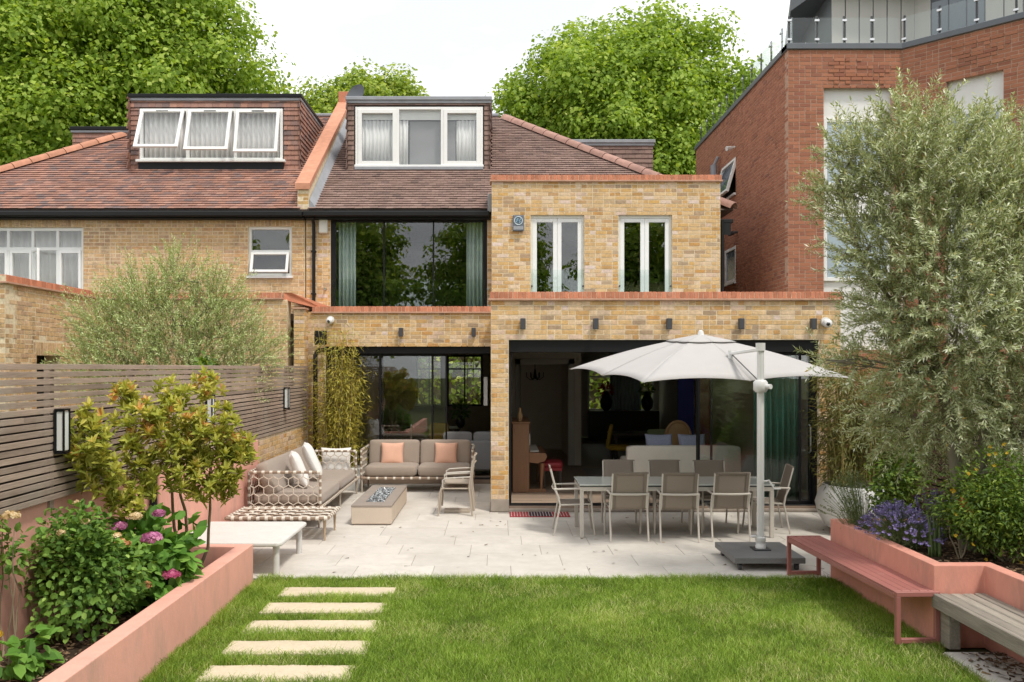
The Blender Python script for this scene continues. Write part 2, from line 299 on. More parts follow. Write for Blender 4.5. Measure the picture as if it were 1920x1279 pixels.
    def blob(s, c, h, e=(.35, .5), n=(20, 12), mi=0, M=None, puff=0.):   # rounded cushion (superellipsoid), half sizes h
        def sp(x, p): return math.copysign(abs(x)**p, x)
        v = []
        nu, nv = n
        for j in range(nv+1):
            t = -math.pi/2+math.pi*j/nv
            for i in range(nu):
                a = 2*math.pi*i/nu
                q = Vector((h[0]*sp(math.cos(t), e[1])*sp(math.cos(a), e[0]), h[1]*sp(math.cos(t), e[1])*sp(math.sin(a), e[0]), h[2]*sp(math.sin(t), e[1])))
                if puff:
                    k = (1-(q.x/h[0])**2)*(1-(q.y/h[1])**2); q.z *= (1-puff)+puff*max(0, k)**.5
                v.append(q)
        f = [(j*nu+i, j*nu+(i+1) % nu, (j+1)*nu+(i+1) % nu, (j+1)*nu+i) for j in range(nv) for i in range(nu)]
        T = Matrix.Translation(c)
        if M is not None: T = T @ M.to_4x4()
        return s.add([T @ q for q in v], f, mi)
    def build(s, name, m, parent=None, smooth=0, attr=False, world=True, **kw):
        me = bpy.data.meshes.new(name); me.from_pydata(s.v, [], s.f); me.update()
        for k in (m if isinstance(m, (list, tuple)) else [m]): me.materials.append(MATS[k])
        if isinstance(m, (list, tuple)): me.polygons.foreach_set('material_index', s.mi)
        if attr:
            at = me.attributes.new('rnd', 'FLOAT', 'FACE'); at.data.foreach_set('value', s.a)
        if smooth:
            me.shade_smooth(); me.set_sharp_from_angle(angle=R(smooth))
        o = bpy.data.objects.new(name, me); put(o, parent, **kw)
        if parent is not None and world: child_world(o)
        return o
def fast_obj(name, V, Fc, rnd, m, parent=None, world=True, flat=False, **kw):   # numpy mesh: V (n,3), Fc (m,k) of one polygon size, rnd per face
    me = bpy.data.meshes.new(name); n = len(V); k = Fc.shape[1]; q = len(Fc)
    me.vertices.add(n); me.vertices.foreach_set('co', np.ascontiguousarray(V, np.float32).ravel())
    me.loops.add(q*k); me.loops.foreach_set('vertex_index', np.ascontiguousarray(Fc, np.int32).ravel())
    me.polygons.add(q); me.polygons.foreach_set('loop_start', np.arange(0, q*k, k, dtype=np.int32))
    me.update(calc_edges=True)
    if flat: me.shade_flat()
    at = me.attributes.new('rnd', 'FLOAT', 'FACE'); at.data.foreach_set('value', np.ascontiguousarray(rnd, np.float32))
    me.materials.append(MATS[m])
    o = bpy.data.objects.new(name, me); put(o, parent, **kw)
    if parent is not None and world: child_world(o)
    return o
def inst(name, me, Mw, parent, **kw):      # one more object that shares mesh data
    o = bpy.data.objects.new(name, me); put(o, parent, **kw); o.matrix_basis = Mw
    if parent is not None: child_world(o)
    return o
def copy_tree(o, parent=None):
    c = o.copy(); COL.objects.link(c); c.parent = parent
    for ch in o.children: copy_tree(ch, c)
    return c
# ------------------------------------------------------------------ brick and tile fields
CO, BL = .079, .230
BRICK_CANDS = {}                                   # key -> list of (matrix, kind, rnd, parent)
def brick_field(acc, O, U, N, W, z0, z1, holes=(), jit=.002, course=CO, bl=BL, proud=None, cands=None, parent=None, tone=(0., 1.)):
    """lays bricks on a wall face; acc collects (V, rnd); whole bricks may become objects of their own via cands"""
    O = np.array(O, float); U = unit(U); N = unit(N); Z = np.array((0, 0, 1.))
    nrow = int(round((z1-z0)/course)); j = .0058
    for r in range(nrow):
        za, zb = z0+r*course, z0+(r+1)*course; zm = (za+zb)/2
        cuts = sorted([(max(0, h[0]), min(W, h[1])) for h in holes if h[2] < zm < h[3]])
        segs = []; a = 0.
        for c0, c1 in cuts:
            if c0 > a+.02: segs.append((a, c0))
            a = max(a, c1)
        if a < W-.02: segs.append((a, W))
        for s0, s1 in segs:
            u = s0; k = 0
            first = bl if r % 2 == 0 else bl/2
            while u < s1-.004:
                if k == 0: L = first
                else: L = bl if random.random() < .55 else bl/2
                if s1-(u+L) < bl*.22: L = s1-u if s1-u < bl*1.2 else L
                e = min(u+L, s1); d = random.uniform(-jit, jit); rn = tone[0]+(tone[1]-tone[0])*random.random()
                if proud: d += proud(u, zm)
                whole = abs((e-u)-bl) < 1e-4 or abs((e-u)-bl/2) < 1e-4
                if whole and cands is not None:
                    cen = O+U*((u+e)/2)+Z*zm+N*d
                    cands.append((cen, U, N, e-u > bl*.75, rn, parent, (u, e, za, zb, d)))
                else:
                    acc.append((O, U, N, u+j, e-j, za+j, zb-j, d, rn))
                u = e; k += 1
def boxes_front(acc, name, m, parent, back=.014, cham=.003, **kw):
    n = len(acc); V = np.zeros((n, 8, 3)); 
    for i, (O, U, N, u0, u1, a, b, d, rn) in enumerate(acc):
        c = cham; t = (random.random()-.5)*.002
        q = [(u0, a, -back), (u1, a, -back), (u1, b, -back), (u0, b, -back), (u0+c, a+c+t, d), (u1-c, a+c-t, d), (u1-c, b-c-t, d), (u0+c, b-c+t, d)]
        for k, (uu, zz, dd) in enumerate(q): V[i, k] = O+U*uu+N*dd; V[i, k, 2] += zz
    base = np.array([(4, 5, 6, 7), (0, 1, 5, 4), (1, 2, 6, 5), (2, 3, 7, 6), (3, 0, 4, 7)])
    Fc = (base[None]+8*np.arange(n)[:, None, None]).reshape(-1, 4)
    rnd = np.repeat([x[8] for x in acc], 5)
    return fast_obj(name, V.reshape(-1, 3), Fc, rnd, m, parent, flat=True, **kw)
def brick_variants(m, nv=14, bl=BL):
    out = {}
    for full in (True, False):
        L = bl if full else bl/2
        out[full] = []
        for i in range(nv):
            mb = MB(); h = L/2-.0056; z = CO/2-.0056; c = .003
            v = [(-h, 0.014, -z), (h, .014, -z), (h, .014, z), (-h, .014, z)]+[(sx*(h-c)+random.uniform(-.001, .001), 0, sz*(z-c)+random.uniform(-.001, .001)) for sx, sz in ((-1, -1), (1, -1), (1, 1), (-1, 1))]
            mb.add(v, [(4, 5, 6, 7), (0, 1, 5, 4), (1, 2, 6, 5), (2, 3, 7, 6), (3, 0, 4, 7)], a=(i+.5)/nv)
            o = mb.build('brick', m, attr=True); me = o.data; bpy.data.objects.remove(o); out[full].append(me)
    return out
def place_bricks(cands, acc, m, limit=300, bl=BL, name='brick'):
    """the largest-looking whole bricks become objects, the rest goes to acc"""
    cands.sort(key=lambda c: c[0][1]*(1 if c[3] else 1.25)); var = brick_variants(m, bl=bl); nv = len(var[True])
    for i, (cen, U, N, full, rn, parent, q) in enumerate(cands):
        if i < limit:
            M = Matrix(((U[0], -N[0], 0), (U[1], -N[1], 0), (U[2], -N[2], 1))).to_4x4(); M.translation = Vector(cen)
            inst(name, var[full][min(nv-1, int(rn*nv))], M, parent)
        else:
            u, e, za, zb, d = q; O = np.array(cen)-U*((u+e)/2)-np.array((0, 0, (za+zb)/2))-N*d
            acc.append((O, U, N, u+.0056, e-.0056, za+.0056, zb-.0056, d, rn))
def wall_core(mb, O, U, N, W, z0, z1, holes, thick, setback=.0055, mi=0):
    us = sorted({0., W}|{min(max(h[k], 0), W) for h in holes for k in (0, 1)}); zs = sorted({z0, z1}|{min(max(h[k], z0), z1) for h in holes for k in (2, 3)})
    O = np.array(O, float); U = unit(U); N = unit(N)
    for a, b in zip(us[:-1], us[1:]):
        run = None
        cells = []
        for c, d in zip(zs[:-1], zs[1:]):
            um, zm = (a+b)/2, (c+d)/2
            solid = not any(h[0] < um < h[1] and h[2] < zm < h[3] for h in holes)
            if solid:
                if cells and abs(cells[-1][1]-c) < 1e-9: cells[-1][1] = d
                else: cells.append([c, d])
        for c, d in cells:
            v = []
            for uu in (a, b):
                for dd in (-setback, -thick):
                    for zz in (c, d):
                        q = O+U*uu+N*dd; v.append((q[0], q[1], q[2]+zz))
            mb.add(v, [(0, 4, 5, 1), (2, 3, 7, 6), (0, 1, 3, 2), (4, 6, 7, 5), (1, 5, 7, 3), (0, 2, 6, 4)], mi)
def tile_field(acc, O, U, S, N, inside, W, L, tw=.165, g=.125, s0=0., clip=False):
    O = np.array(O, float); U = unit(U); S = unit(S); N = unit(N); r = 0
    while s0+r*g < L:
        s = s0+r*g; off = 0 if r % 2 else -tw/2; u = off
        while u < W:
            um = u+tw/2; ua, ub = (max(u, 0), min(u+tw, W)) if clip else (u, u+tw)
            if ub-ua > .03 and inside((ua+ub)/2 if clip else um, s+g*.5): acc.append((O, U, S, N, ua+.002, ub-.002, s, min(g*1.35, L-s+.02), random.uniform(-.003, .004), random.random()))
            u += tw
        r += 1
def tile_verts(t):
    O, U, S, N, u0, u1, s, l, d, rn = t
    th = .014; tail = .029+d; sag = random.uniform(-.003, .003)
    P = lambda u, ss, n: O+U*u+S*(s+ss)+N*n
    return [P(u0, sag, tail-th), P(u1, sag*.4, tail-th), P(u0, sag, tail), P(u1, sag*.4, tail), P(u0, l, .002), P(u1, l, .002), P(u0, l, -.006), P(u1, l, -.006)]
TF = [(0, 1, 3, 2), (2, 3, 5, 4), (0, 2, 4, 6), (1, 7, 5, 3)]
def build_tiles(acc, name, m, parent, limit=0, key=None, part_parent=None, **kw):
    if limit:
        acc = sorted(acc, key=key)
        for t in acc[:limit]:
            mb = MB(); vs = np.array(tile_verts(t)); c = vs.mean(0)
            mb.add(vs-c, TF, a=t[9]); o = mb.build('roof_tile', m, attr=True, parent=part_parent, world=False); o.location = c; child_world(o)
        acc = acc[limit:]
    n = len(acc)
    V = np.array([tile_verts(t) for t in acc]).reshape(-1, 3)
    Fc = (np.array(TF)[None]+8*np.arange(n)[:, None, None]).reshape(-1, 4)
    return fast_obj(name, V, Fc, np.repeat([t[9] for t in acc], 4), m, parent, flat=True, **kw)
def coping(parent, name, O, U, N, W, z0, depth=.32, m='coping_brick'):
    """brick-on-edge coping over a projecting tile course; each brick its own object"""
    O = np.array(O, float); U = unit(U); N = unit(N)
    M = Matrix(((U[0], -N[0], 0), (U[1], -N[1], 0), (U[2], -N[2], 1))).to_4x4(); M.translation = Vector(O)
    mb = MB(); mb.box(-.02, W+.02, -.055, depth+.02, z0, z0+.032, .004, M=M); c = mb.build(name, 'coping_tile', parent)
    me = None; n = int(W/.075)
    for i in range(n):
        if me is None:
            q = MB(); q.box(-.0335, .0335, -.035, depth, 0, .105, .004); o = q.build('coping_brick', m); me = o.data; bpy.data.objects.remove(o)
        T = M @ Matrix.Translation((W*(i+.5)/n, random.uniform(-.003, .003), z0+.034+random.uniform(-.001, .002))) @ Matrix.Rotation(random.uniform(-.012, .012), 4, 'Y')
        inst('coping_brick', me, T, c)
    q = MB(); q.box(0, W, -.026, depth-.012, z0+.03, z0+.128, 0, M=M); q.build('mortar_bed', 'mortar', c)
    return c
# ------------------------------------------------------------------ windows
def sash(name, parent, x0, x1, z0, z1, y, fw=.055, fd=.05, m='white_frame', glass='glass', bars_x=(), bars_z=(), rot=0., bw=.045):
    """one rectangular frame with its pane; rot tilts it outwards about its top edge"""
    H = z1-z0
    T = Matrix.Translation((0, y, z1)) @ Matrix.Rotation(R(rot), 4, 'X')
    mb = MB(); f = MB
    mb.box(x0, x0+fw, -fd, 0, -H, 0, .004, M=T); mb.box(x1-fw, x1, -fd, 0, -H, 0, .004, M=T)
    mb.box(x0+fw, x1-fw, -fd+.001, -.001, -fw, 0, .004, M=T); mb.box(x0+fw, x1-fw, -fd+.001, -.001, -H, -H+fw, .004, M=T)
    for bx in bars_x: mb.box(bx-bw/2, bx+bw/2, -fd+.003, -.003, -H+fw, -fw, .003, M=T)
    for bz in bars_z: mb.box(x0+fw, x1-fw, -fd+.002, -.002, bz-z1-bw/2, bz-z1+bw/2, .003, M=T)
    o = mb.build(name, m, parent)
    g = MB(); g.box(x0+fw*.8, x1-fw*.8, -fd*.55, -fd*.55+.006, -H+fw*.8, -fw*.8, M=T); g.build('pane', glass, o)
    return o
def curtain(name, parent, x0, x1, z0, z1, y, m, amp=.03, wl=.11, n=None, **kw):
    n = n or max(8, int((x1-x0)/wl*10)); v = []; ph = random.random()*6
    for i in range(n+1):
        x = x0+(x1-x0)*i/n; a = (x-x0)/wl*2*math.pi
        yy = y+amp*math.sin(a+ph)+amp*.4*math.sin(a*.37+1)
        v += [(x+.006*math.sin(a*.5), yy*1+0, z1), (x, y+amp*1.2*math.sin(a+ph)+amp*.5*math.sin(a*.41), z0)]
    f = [(2*i, 2*i+2, 2*i+3, 2*i+1) for i in range(n)]
    o = MB().add(v, f).build(name, m, parent, smooth=180, **kw)
    sm = o.modifiers.new('s', 'SOLIDIFY'); sm.thickness = .004
    return o
def room(parent, x0, x1, y0, y1, z0, z1, m, name='interior_wall'):
    mb = MB(); t = .05
    mb.box(x0-t, x0, y0, y1, z0, z1); mb.box(x1, x1+t, y0, y1, z0, z1); mb.box(x0-t, x1+t, y1, y1+t, z0, z1)
    mb.box(x0-t, x1+t, y0, y1+t, z1, z1+t); mb.box(x0-t, x1+t, y0, y1+t, z0-t, z0)
    return mb.build(name, m, parent)
# ================================================================== SETTING
MB().box(-250, 250, -150, 350, -.5, -.06).build('ground', 'earth', kind='structure')
# patio: joint bed with single slabs on it
patio = MB().box(-3.9, 5.8, 9.52, 17.4, -.055, -.006).build('patio', 'patio_joint', kind='structure', label='pale limestone patio in front of the house')
y = 9.52; row = 0
while y < 17.2:
    d = (.6, .6, .6)[row % 3]; y1 = min(y+d, 17.22); x = -3.72-random.choice((0, .22, .45, .62)); 
    while x < 5.72:
        L = .9; a, b = max(x, -3.72), min(x+L, 5.72)
        if b-a > .05 and not (y > 13.8 and a > -.25):
            if y1 > 13.9 and b > -.12: b = min(b, .02) if a < -.1 else b
            if y1 > 13.85 and a > -.15: y1_ = 13.85
            else: y1_ = y1
            q = MB(); hx, hy = (b-a)/2-.003, (y1_-y)/2-.003
            q.box(-hx, hx, -hy, hy, -.03, 0, .003); o = q.build('paving_slab', 'limestone', patio, world=False)
            o.location = ((a+b)/2, (y+y1_)/2, random.uniform(-.0012, .0012)); o.rotation_euler = (random.uniform(-.0008, .0008), random.uniform(-.0008, .0008), 0); child_world(o)
        x += L
    y = y1; row += 1
# strip of paving under the timber bench
strip = MB().box(3.66, 4.17, 3.0, 7.05, -.055, -.01, .004).build('paved_strip', 'step_stone', kind='structure')
for i in range(3): 
    o = MB().box(3.68, 4.16, 7.03-1.3*(i+1)+.006, 7.03-1.3*i, -.009, .006, .004).build('paving_slab', 'limestone', strip)
lawn = MB().box(-2.68, 3.74, 2.5, 9.53, -.05, -.018).build('lawn', 'lawn_soil', kind='structure')
path = empty('stepping_stone_path', (-1.68, 7.9, 0), kind='structure')
STONES = []
for i in range(6):
    ya = 9.10-.592*i; mb = MB(); n = 14; x0, x1 = -2.27+random.uniform(-.02, .02), -1.09+random.uniform(-.03, .03); y0 = ya-.34
    top = []
    for k in range(n+1): top.append((x0+(x1-x0)*k/n, y0+random.uniform(-.012, .012)))
    for k in range(n+1): top.append((x1-(x1-x0)*k/n, ya+random.uniform(-.012, .012)))
    mb.prism(top, -.05, .006+random.uniform(-.004, .004)); o = mb.build('stone', 'step_stone', path); STONES.append((x0, x1, y0, ya))
    bv = o.modifiers.new('b', 'BEVEL'); bv.width = .006; bv.limit_method = 'ANGLE'
# ================================================================== OUR HOUSE (right half)
house = empty('brick_house', (0, 17.5, 0), label='yellow stock brick house with brown tiled roof and wide glazed garden doors', cat='house')
acc = []; cands = []
YR, YL, YU, YM = 13.9, 17.2, 17.5, 18.2
ZC = 3.44                    # underside of the garden-level copings
# garden room wall
hR = [(.29, 5.35, -1, 2.80)]
core = MB(); wall_core(core, (-.10, YR, 0), (1, 0, 0), (0, -1, 0), 5.70, .2, ZC, hR, .32)
gw = core.build('garden_wall', 'mortar', house)
brick_field(acc, (-.10, YR, 0), (1, 0, 0), (0, -1, 0), 5.70, .2, ZC, hR, cands=cands, parent=gw)
MB().box(-.105, .195, YR-.012, YR+.34, 0, .2, .006).build('plinth', 'plinth', house); MB().box(5.24, 5.605, YR-.012, YR+.34, 0, .2, .006).build('plinth', 'plinth', house)
brick_field(acc, (5.25, YR, 0), (0, 1, 0), (-1, 0, 0), .30, .2, 2.80)          # right reveal
brick_field(acc, (.19, YR, 0), (0, 1, 0), (1, 0, 0), .30, .2, 2.80)
brick_field(acc, (5.60, YR, 0), (0, 1, 0), (1, 0, 0), 3.6, .2, ZC)             # right flank
MB().box(5.29, 5.594, YR+.32, 18.1, 0, ZC).build('flank_wall', 'mortar', house); MB().box(-.094, .18, YR+.32, YL+.1, 0, ZC).build('flank_wall', 'mortar', house)
brick_field(acc, (-.10, YL, 0), (0, -1, 0), (-1, 0, 0), 3.3, .2, ZC)
coping(house, 'coping', (-.12, YR, 0), (1, 0, 0), (0, -1, 0), 5.74, ZC)
# terrace roof behind the coping
MB().box(-.0, 5.5, YR+.33, 18.0, 3.15, 3.3).build('terrace', 'lead', house)
MB().box(-3.95, .0, YL+.33, 18.3, 3.15, 3.3).build('terrace', 'lead', house)
# living room wall
hL = [(1.25-.9, 3.70, -1, 2.79)]
core = MB(); wall_core(core, (-3.82, YL, 0), (1, 0, 0), (0, -1, 0), 3.72, .0, ZC, hL, .32); lw = core.build('living_room_wall', 'mortar', house)
brick_field(acc, (-3.82, YL, 0), (1, 0, 0), (0, -1, 0), 3.72, .0, ZC, hL, cands=cands, parent=lw)
coping(house, 'coping', (-3.72, YL, 0), (1, 0, 0), (0, -1, 0), 3.6, ZC)
# upper block with the two pairs of french doors
fd = [(.69, 1.79), (2.49, 3.59)]
hU = [(a+.11-.0, b+.11, -1, 5.49) for a, b in fd]
core = MB(); wall_core(core, (-.11, YU, 0), (1, 0, 0), (0, -1, 0), 4.69, 3.1, 6.155, hU, .32); uw = core.build('upper_wall', 'mortar', house)
brick_field(acc, (-.11, YU, 0), (1, 0, 0), (0, -1, 0), 4.69, 3.1-.0, 6.155, hU, cands=cands, parent=uw)
brick_field(acc, (4.58, YU, 0), (0, 1, 0), (1, 0, 0), 5.0, 3.1, 6.155); brick_field(acc, (-.11, YU+1.2, 0), (0, -1, 0), (-1, 0, 0), 1.2, 3.1, 6.155)
for a, b in fd:
    brick_field(acc, (b, YU, 0), (0, 1, 0), (-1, 0, 0), .16, 3.3, 5.49); brick_field(acc, (a, YU, 0), (0, 1, 0), (1, 0, 0), .16, 3.3, 5.49)
MB().box(4.28, 4.574, YU+.32, 27.5, 3.1, 6.1).build('flank_wall', 'mortar', house); MB().box(-.104, .2, YU+.32, 19.2, 3.1, 6.1).build('flank_wall', 'mortar', house)
coping(house, 'coping', (-.13, YU, 0), (1, 0, 0), (0, -1, 0), 4.73, 6.155)
MB().box(.0, 4.5, YU+.33, 19.6, 5.9, 6.05).build('flat_roof', 'lead', house)
# main rear wall
hM = [(.52, 3.86, -1, 5.60)]
core = MB(); wall_core(core, (-4.07, YM, 0), (1, 0, 0), (0, -1, 0), 3.96, 3.2, 5.68, hM, .3); mw = core.build('rear_wall', 'mortar', house)
brick_field(acc, (-4.07, YM, 0), (1, 0, 0), (0, -1, 0), 3.96, 3.2, 5.68, hM, cands=cands, parent=mw)
place_bricks(cands, acc, 'stock_brick', 300)
boxes_front(acc, 'brickwork', 'stock_brick', house, kind='stuff')
# interior shell
rm = MB()
rm.box(5.29-.06, 5.29, YR+.32, 27.6, .1, 2.95); rm.box(.181, .21, YR+.32, 17.6, .1, 2.95)           # side walls
rm.box(-3.82, -3.76, YL+.32, 27.6, .1, 2.95)
bw = []
wall_core(rm, (-3.82, 27.6, 0), (1, 0, 0), (0, -1, 0), 9.1, .1, 2.95, [(1.2, 2.05, 1.1, 2.75), (2.2, 3.35, 1.1, 2.75), (6.75, 8.9, .95, 2.5)], .2, 0)
wall_core(rm, (.21, 19.6, 0), (1, 0, 0), (0, -1, 0), 1.72, .1, 2.95, [(.33, 1.42, 0, 2.42)], .15, 0)
rm.box(.181, .24, 17.6, 19.6, .1, 2.95); rm.box(1.78, 1.93, 19.75, 23.5, .1, 2.95); rm.box(.18, 1.93, 23.5, 23.6, .1, 2.95)
rm.build('interior_wall', 'room_wall', house)
MB().box(.54, .552, 19.42, 19.6, .1, 2.5, .003).box(1.63, 1.78, 19.57, 19.599, .1, 2.55, .01).box(.42, .54, 19.57, 19.599, .1, 2.55, .01).box(.42, 1.78, 19.57, 19.599, 2.42, 2.55, .01).build('door_surround', 'skirting', house)
MB().box(.2, 5.3, YR+.32, 27.6, 2.95, 3.1).box(-3.8, .2, YL+.32, 27.6, 2.95, 3.1).build('ceiling', 'room_ceiling', house)
MB().box(.2, 5.3, YR+.05, 27.7, .0, .084).box(-3.8, .2, YL+.05, 27.7, .0, .084).build('interior_floor', 'room_floor', house)
fp = empty('plank_floor', (1.5, 15, 0), parent=house); child_world(fp)
y = YR+.30
for i in range(15):
    x = .22-random.uniform(0, 1.2)
    while x < 5.2:
        a, b = max(.22, x), min(5.2, x+1.7)
        if b-a > .05: MB().box(a+.001, b-.001, y+.001, y+.149, .086, .1, .001).build('plank', 'floor_plank', fp)
        x += 1.7
    y += .15
# house outer shell below the roof, so that no light leaks in
MB().box(-4.05, -3.82, YM+.3, 27.8, 0, 5.7).box(5.3, 5.36, 18.1, 27.8, 0, 3.2).box(4.45, 4.6, 22, 27.8, 3.1, 5.7).box(-4.05, 5.3, 27.8, 27.85, 2.95, 5.7).build('outer_wall', 'mortar', house)
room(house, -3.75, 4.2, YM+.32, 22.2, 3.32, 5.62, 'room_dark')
MB().box(.18, .26, YM+.32, 22.2, 3.32, 5.62).build('interior_wall', 'room_wall', house)
# opening trims
MB().box(.19, 5.25, YR+.06, YR+.22, 2.60, 2.80, .004).box(.19, .235, YR+.1, YR+.2, .1, 2.6).box(5.19, 5.25, YR+.1, YR+.24, .1, 2.6).box(.19, 5.25, YR+.08, YR+.28, .03, .1, .004).build('door_frame', 'black_metal', house)
MB().box(.19, 5.25, YR-.02, YR+.079, .0, .045, .004).build('threshold', 'plinth', house)
MB().box(-3.45, -.12, YL+.06, YL+.24, 2.63, 2.79, .004).box(-3.45, -3.4, YL+.1, YL+.2, .1, 2.63).box(-3.45, -.1, YL+.06, YL+.28, .02, .1, .004).build('door_frame', 'black_metal', house)
def glass_door(x0, x1, y, z0, z1, handle=None, fw=.035):
    mb = MB(); mb.box(x0, x0+fw, y-.02, y+.02, z0, z1, .003).box(x1-fw, x1, y-.02, y+.02, z0, z1, .003).box(x0+fw, x1-fw, y-.019, y+.019, z0, z0+.06, .003).box(x0+fw, x1-fw, y-.019, y+.019, z1-.05, z1, .003)
    o = mb.build('sliding_door', 'black_metal', house)
    MB().box(x0+fw, x1-fw, y-.004, y+.004, z0+.06, z1-.05).build('pane', 'door_glass', o)
    if handle is not None:
        MB().tube([(handle, y-.02, .78), (handle, y-.075, .80), (handle, y-.075, 1.16), (handle, y-.02, 1.18)], .013, 8).build('handle', 'steel', o, smooth=40)
# right room: three leaves slid to the right
glass_door(3.30, 5.0, YR+.14, .1, 2.6); glass_door(3.52, 5.19, YR+.19, .1, 2.6, None); glass_door(3.30, 5.19, YR+.24, .1, 2.6, 3.33)
MB().tube([(5.12, YR+.10, .95), (5.12, YR+.03, .98), (5.12, YR+.03, 1.38), (5.12, YR+.10, 1.41)], .014, 8).build('door_handle', 'steel', house, smooth=40)
glass_door(-3.40, -2.36, YL+.14, .1, 2.63); glass_door(-2.40, -1.30, YL+.19, .1, 2.63, None); glass_door(-2.36, -1.02, YL+.24, .1, 2.63, -1.75)
# street-side windows seen through the rooms
for a, b, c, d in ((-2.62, -1.77, 1.1, 2.75), (-1.62, -.47, 1.1, 2.75), (2.93, 5.08, .95, 2.5)):
    sash('window', house, a, b, c, d, 27.66, .06, .06, 'black_metal' if a < 0 else 'white_frame', bars_x=((a+b)/2,), bars_z=(d-.45,))
curtain('curtain', house, 3.6, 4.6, .12, 2.75, 27.3, 'curtain_blue')
# upper picture window
sw = MB(); sw.box(-3.55, -3.45, YM+.02, YM+.14, 3.32, 5.6, .004).box(-.30, -.21, YM+.02, YM+.14, 3.32, 5.6, .004).box(-3.45, -.30, YM+.021, YM+.139, 5.47, 5.6, .004).box(-3.45, -.30, YM+.021, YM+.139, 3.32, 3.4, .004)
for xx in (-2.42, -1.36): sw.box(xx-.016, xx+.016, YM+.05, YM+.11, 3.4, 5.47, .002)
pw = sw.build('picture_window', 'black_metal', house)
for a, b in ((-3.45, -2.436), (-2.404, -1.376), (-1.344, -.30)): MB().box(a, b, YM+.07, YM+.08, 3.4, 5.47).build('pane', 'glass', pw)
curtain('curtain', house, -3.42, -3.05, 3.34, 5.48, YM+.24, 'curtain_blue', .035, .085); curtain('curtain', house, -.66, -.28, 3.34, 5.48, YM+.24, 'curtain_blue', .035, .085)
MB().box(-3.5, -.27, YM-.055, YM-.04, 3.32, 4.22, .003).build('balustrade', 'balustrade_glass', house)
for xx in (-3.66, -.19):
    for zz in (3.66, 4.02):
        MB().tube([(xx, YM-.09, zz), (xx, YM+.0, zz)], .024, 12).build('standoff', 'steel', house, smooth=40)
# french doors
for a, b in fd:
    mb = MB(); mb.box(a, a+.045, YU+.06, YU+.15, 3.32, 5.49, .004).box(b-.045, b, YU+.06, YU+.15, 3.32, 5.49, .004).box(a+.045, b-.045, YU+.061, YU+.149, 5.42, 5.49, .004)
    d = mb.build('french_door', 'cream_frame', house); m_ = (a+b)/2
    for x0, x1 in ((a+.045, m_-.002), (m_+.002, b-.045)):
        fw = .085; q = MB(); q.box(x0, x0+fw, YU+.075, YU+.125, 3.34, 5.42, .006).box(x1-fw, x1, YU+.075, YU+.125, 3.34, 5.42, .006).box(x0+fw, x1-fw, YU+.076, YU+.124, 5.34, 5.42, .006).box(x0+fw, x1-fw, YU+.076, YU+.124, 3.34, 3.5, .006)
        lf = q.build('leaf', 'white_frame', d); 
        MB().box(x0+fw, x1-fw, YU+.098, YU+.104, 3.5, 5.34).build('pane', 'glass', d)
    MB().box(a-.01, b+.01, YU+.02, YU+.028, 3.32, 4.36, .002).build('juliet_glass', 'balustrade_glass', d)
    for xx in (a+.025, b-.025): MB().tube([(xx, YU+.0, 4.02), (xx, YU+.045, 4.02)], .018, 10).build('standoff', 'dark_metal', d, smooth=40)
# roof of our half
PZ = .686; EY, EZ, RY = 18.0, 5.69, 23.0; RZ = EZ+PZ*(RY-EY)
SL = math.hypot(1, PZ); Sv = (0, 1/SL, PZ/SL); Nv = (0, -PZ/SL, 1/SL)
def roof_solid(x0, x1, e0, e1, name, parent):   # ridge from x0..x1, eaves from e0..e1
    by = 2*RY-EY
    return MB().add([(e0, EY, EZ-.02), (e1, EY, EZ-.02), (x1, RY, RZ-.02), (x0, RY, RZ-.02), (e0, by, EZ-.02), (e1, by, EZ-.02)], [(0, 1, 2, 3), (5, 4, 3, 2), (1, 5, 2), (4, 0, 3), (0, 4, 5, 1)]).build(name, 'roof_felt', parent)
roof = roof_solid(-4.08, 0., -4.08, 5., 'roof', house)
ta = []; dorR = (-3.47, -.17)
def insR(u, s):
    X = -4.08+u; t = s/SL
    return X > -3.98 and X < 5-t-.02 and t < 4.98 and not (dorR[0]+.02 < X < dorR[1]-.02 and 1.86 < t < 4.2) and not (X > -.12 and t < .35)
tile_field(ta, (-4.08, EY, EZ), (1, 0, 0), Sv, Nv, insR, 9.2, 5*SL)
build_tiles(ta, 'tiling', 'tile_right', house, 300, lambda t: (t[0][1]+t[2][1]*t[6]) + 20*(abs(t[0][0]+t[4]+1.9) > 1.9), roof, kind='stuff')
ts = []                                      # right-hand slope of the hip
tile_field(ts, (5, EY, EZ), (0, 1, 0), (-1/SL, 0, PZ/SL), (PZ/SL, 0, 1/SL), lambda u, s: s/SL < u < 10-s/SL, 10, 5*SL)
build_tiles(ts, 'side_tiling', 'tile_right', house, kind='stuff')
def ridge(parent, p, q, m, r=.14, L=.42, name='ridge_tile'):
    p, q = Vector(p), Vector(q); d = (q-p); n = int(d.length/L); d.normalize(); x = Vector((0, 0, 1)).cross(d).normalized(); up = d.cross(x)
    for i in range(n):
        a = p+d*(L*i); b = p+d*(L*(i+1)-.012); v = []
        for k, c in enumerate((a, b)):
            for j in range(7):
                t = math.pi*j/6; rr = r*(1.05 if k == 0 else .98)
                for e in (0, 1): v.append(c+x*math.cos(t)*(rr-.018*e)+up*(math.sin(t)*(rr-.018*e)-.03))
        f = []
        for j in range(6):
            f += [(2*j, 2*j+2, 14+2*j+2, 14+2*j), (2*j+1, 14+2*j+1, 14+2*j+3, 2*j+3), (2*j, 2*j+1, 2*j+3, 2*j+2), (14+2*j, 14+2*j+2, 14+2*j+3, 14+2*j+1)]
        MB().add(v, f).build(name, m, parent, smooth=40)
ridge(roof, (5, EY, EZ+.03), (0, RY, RZ+.03), 'ridge_right')
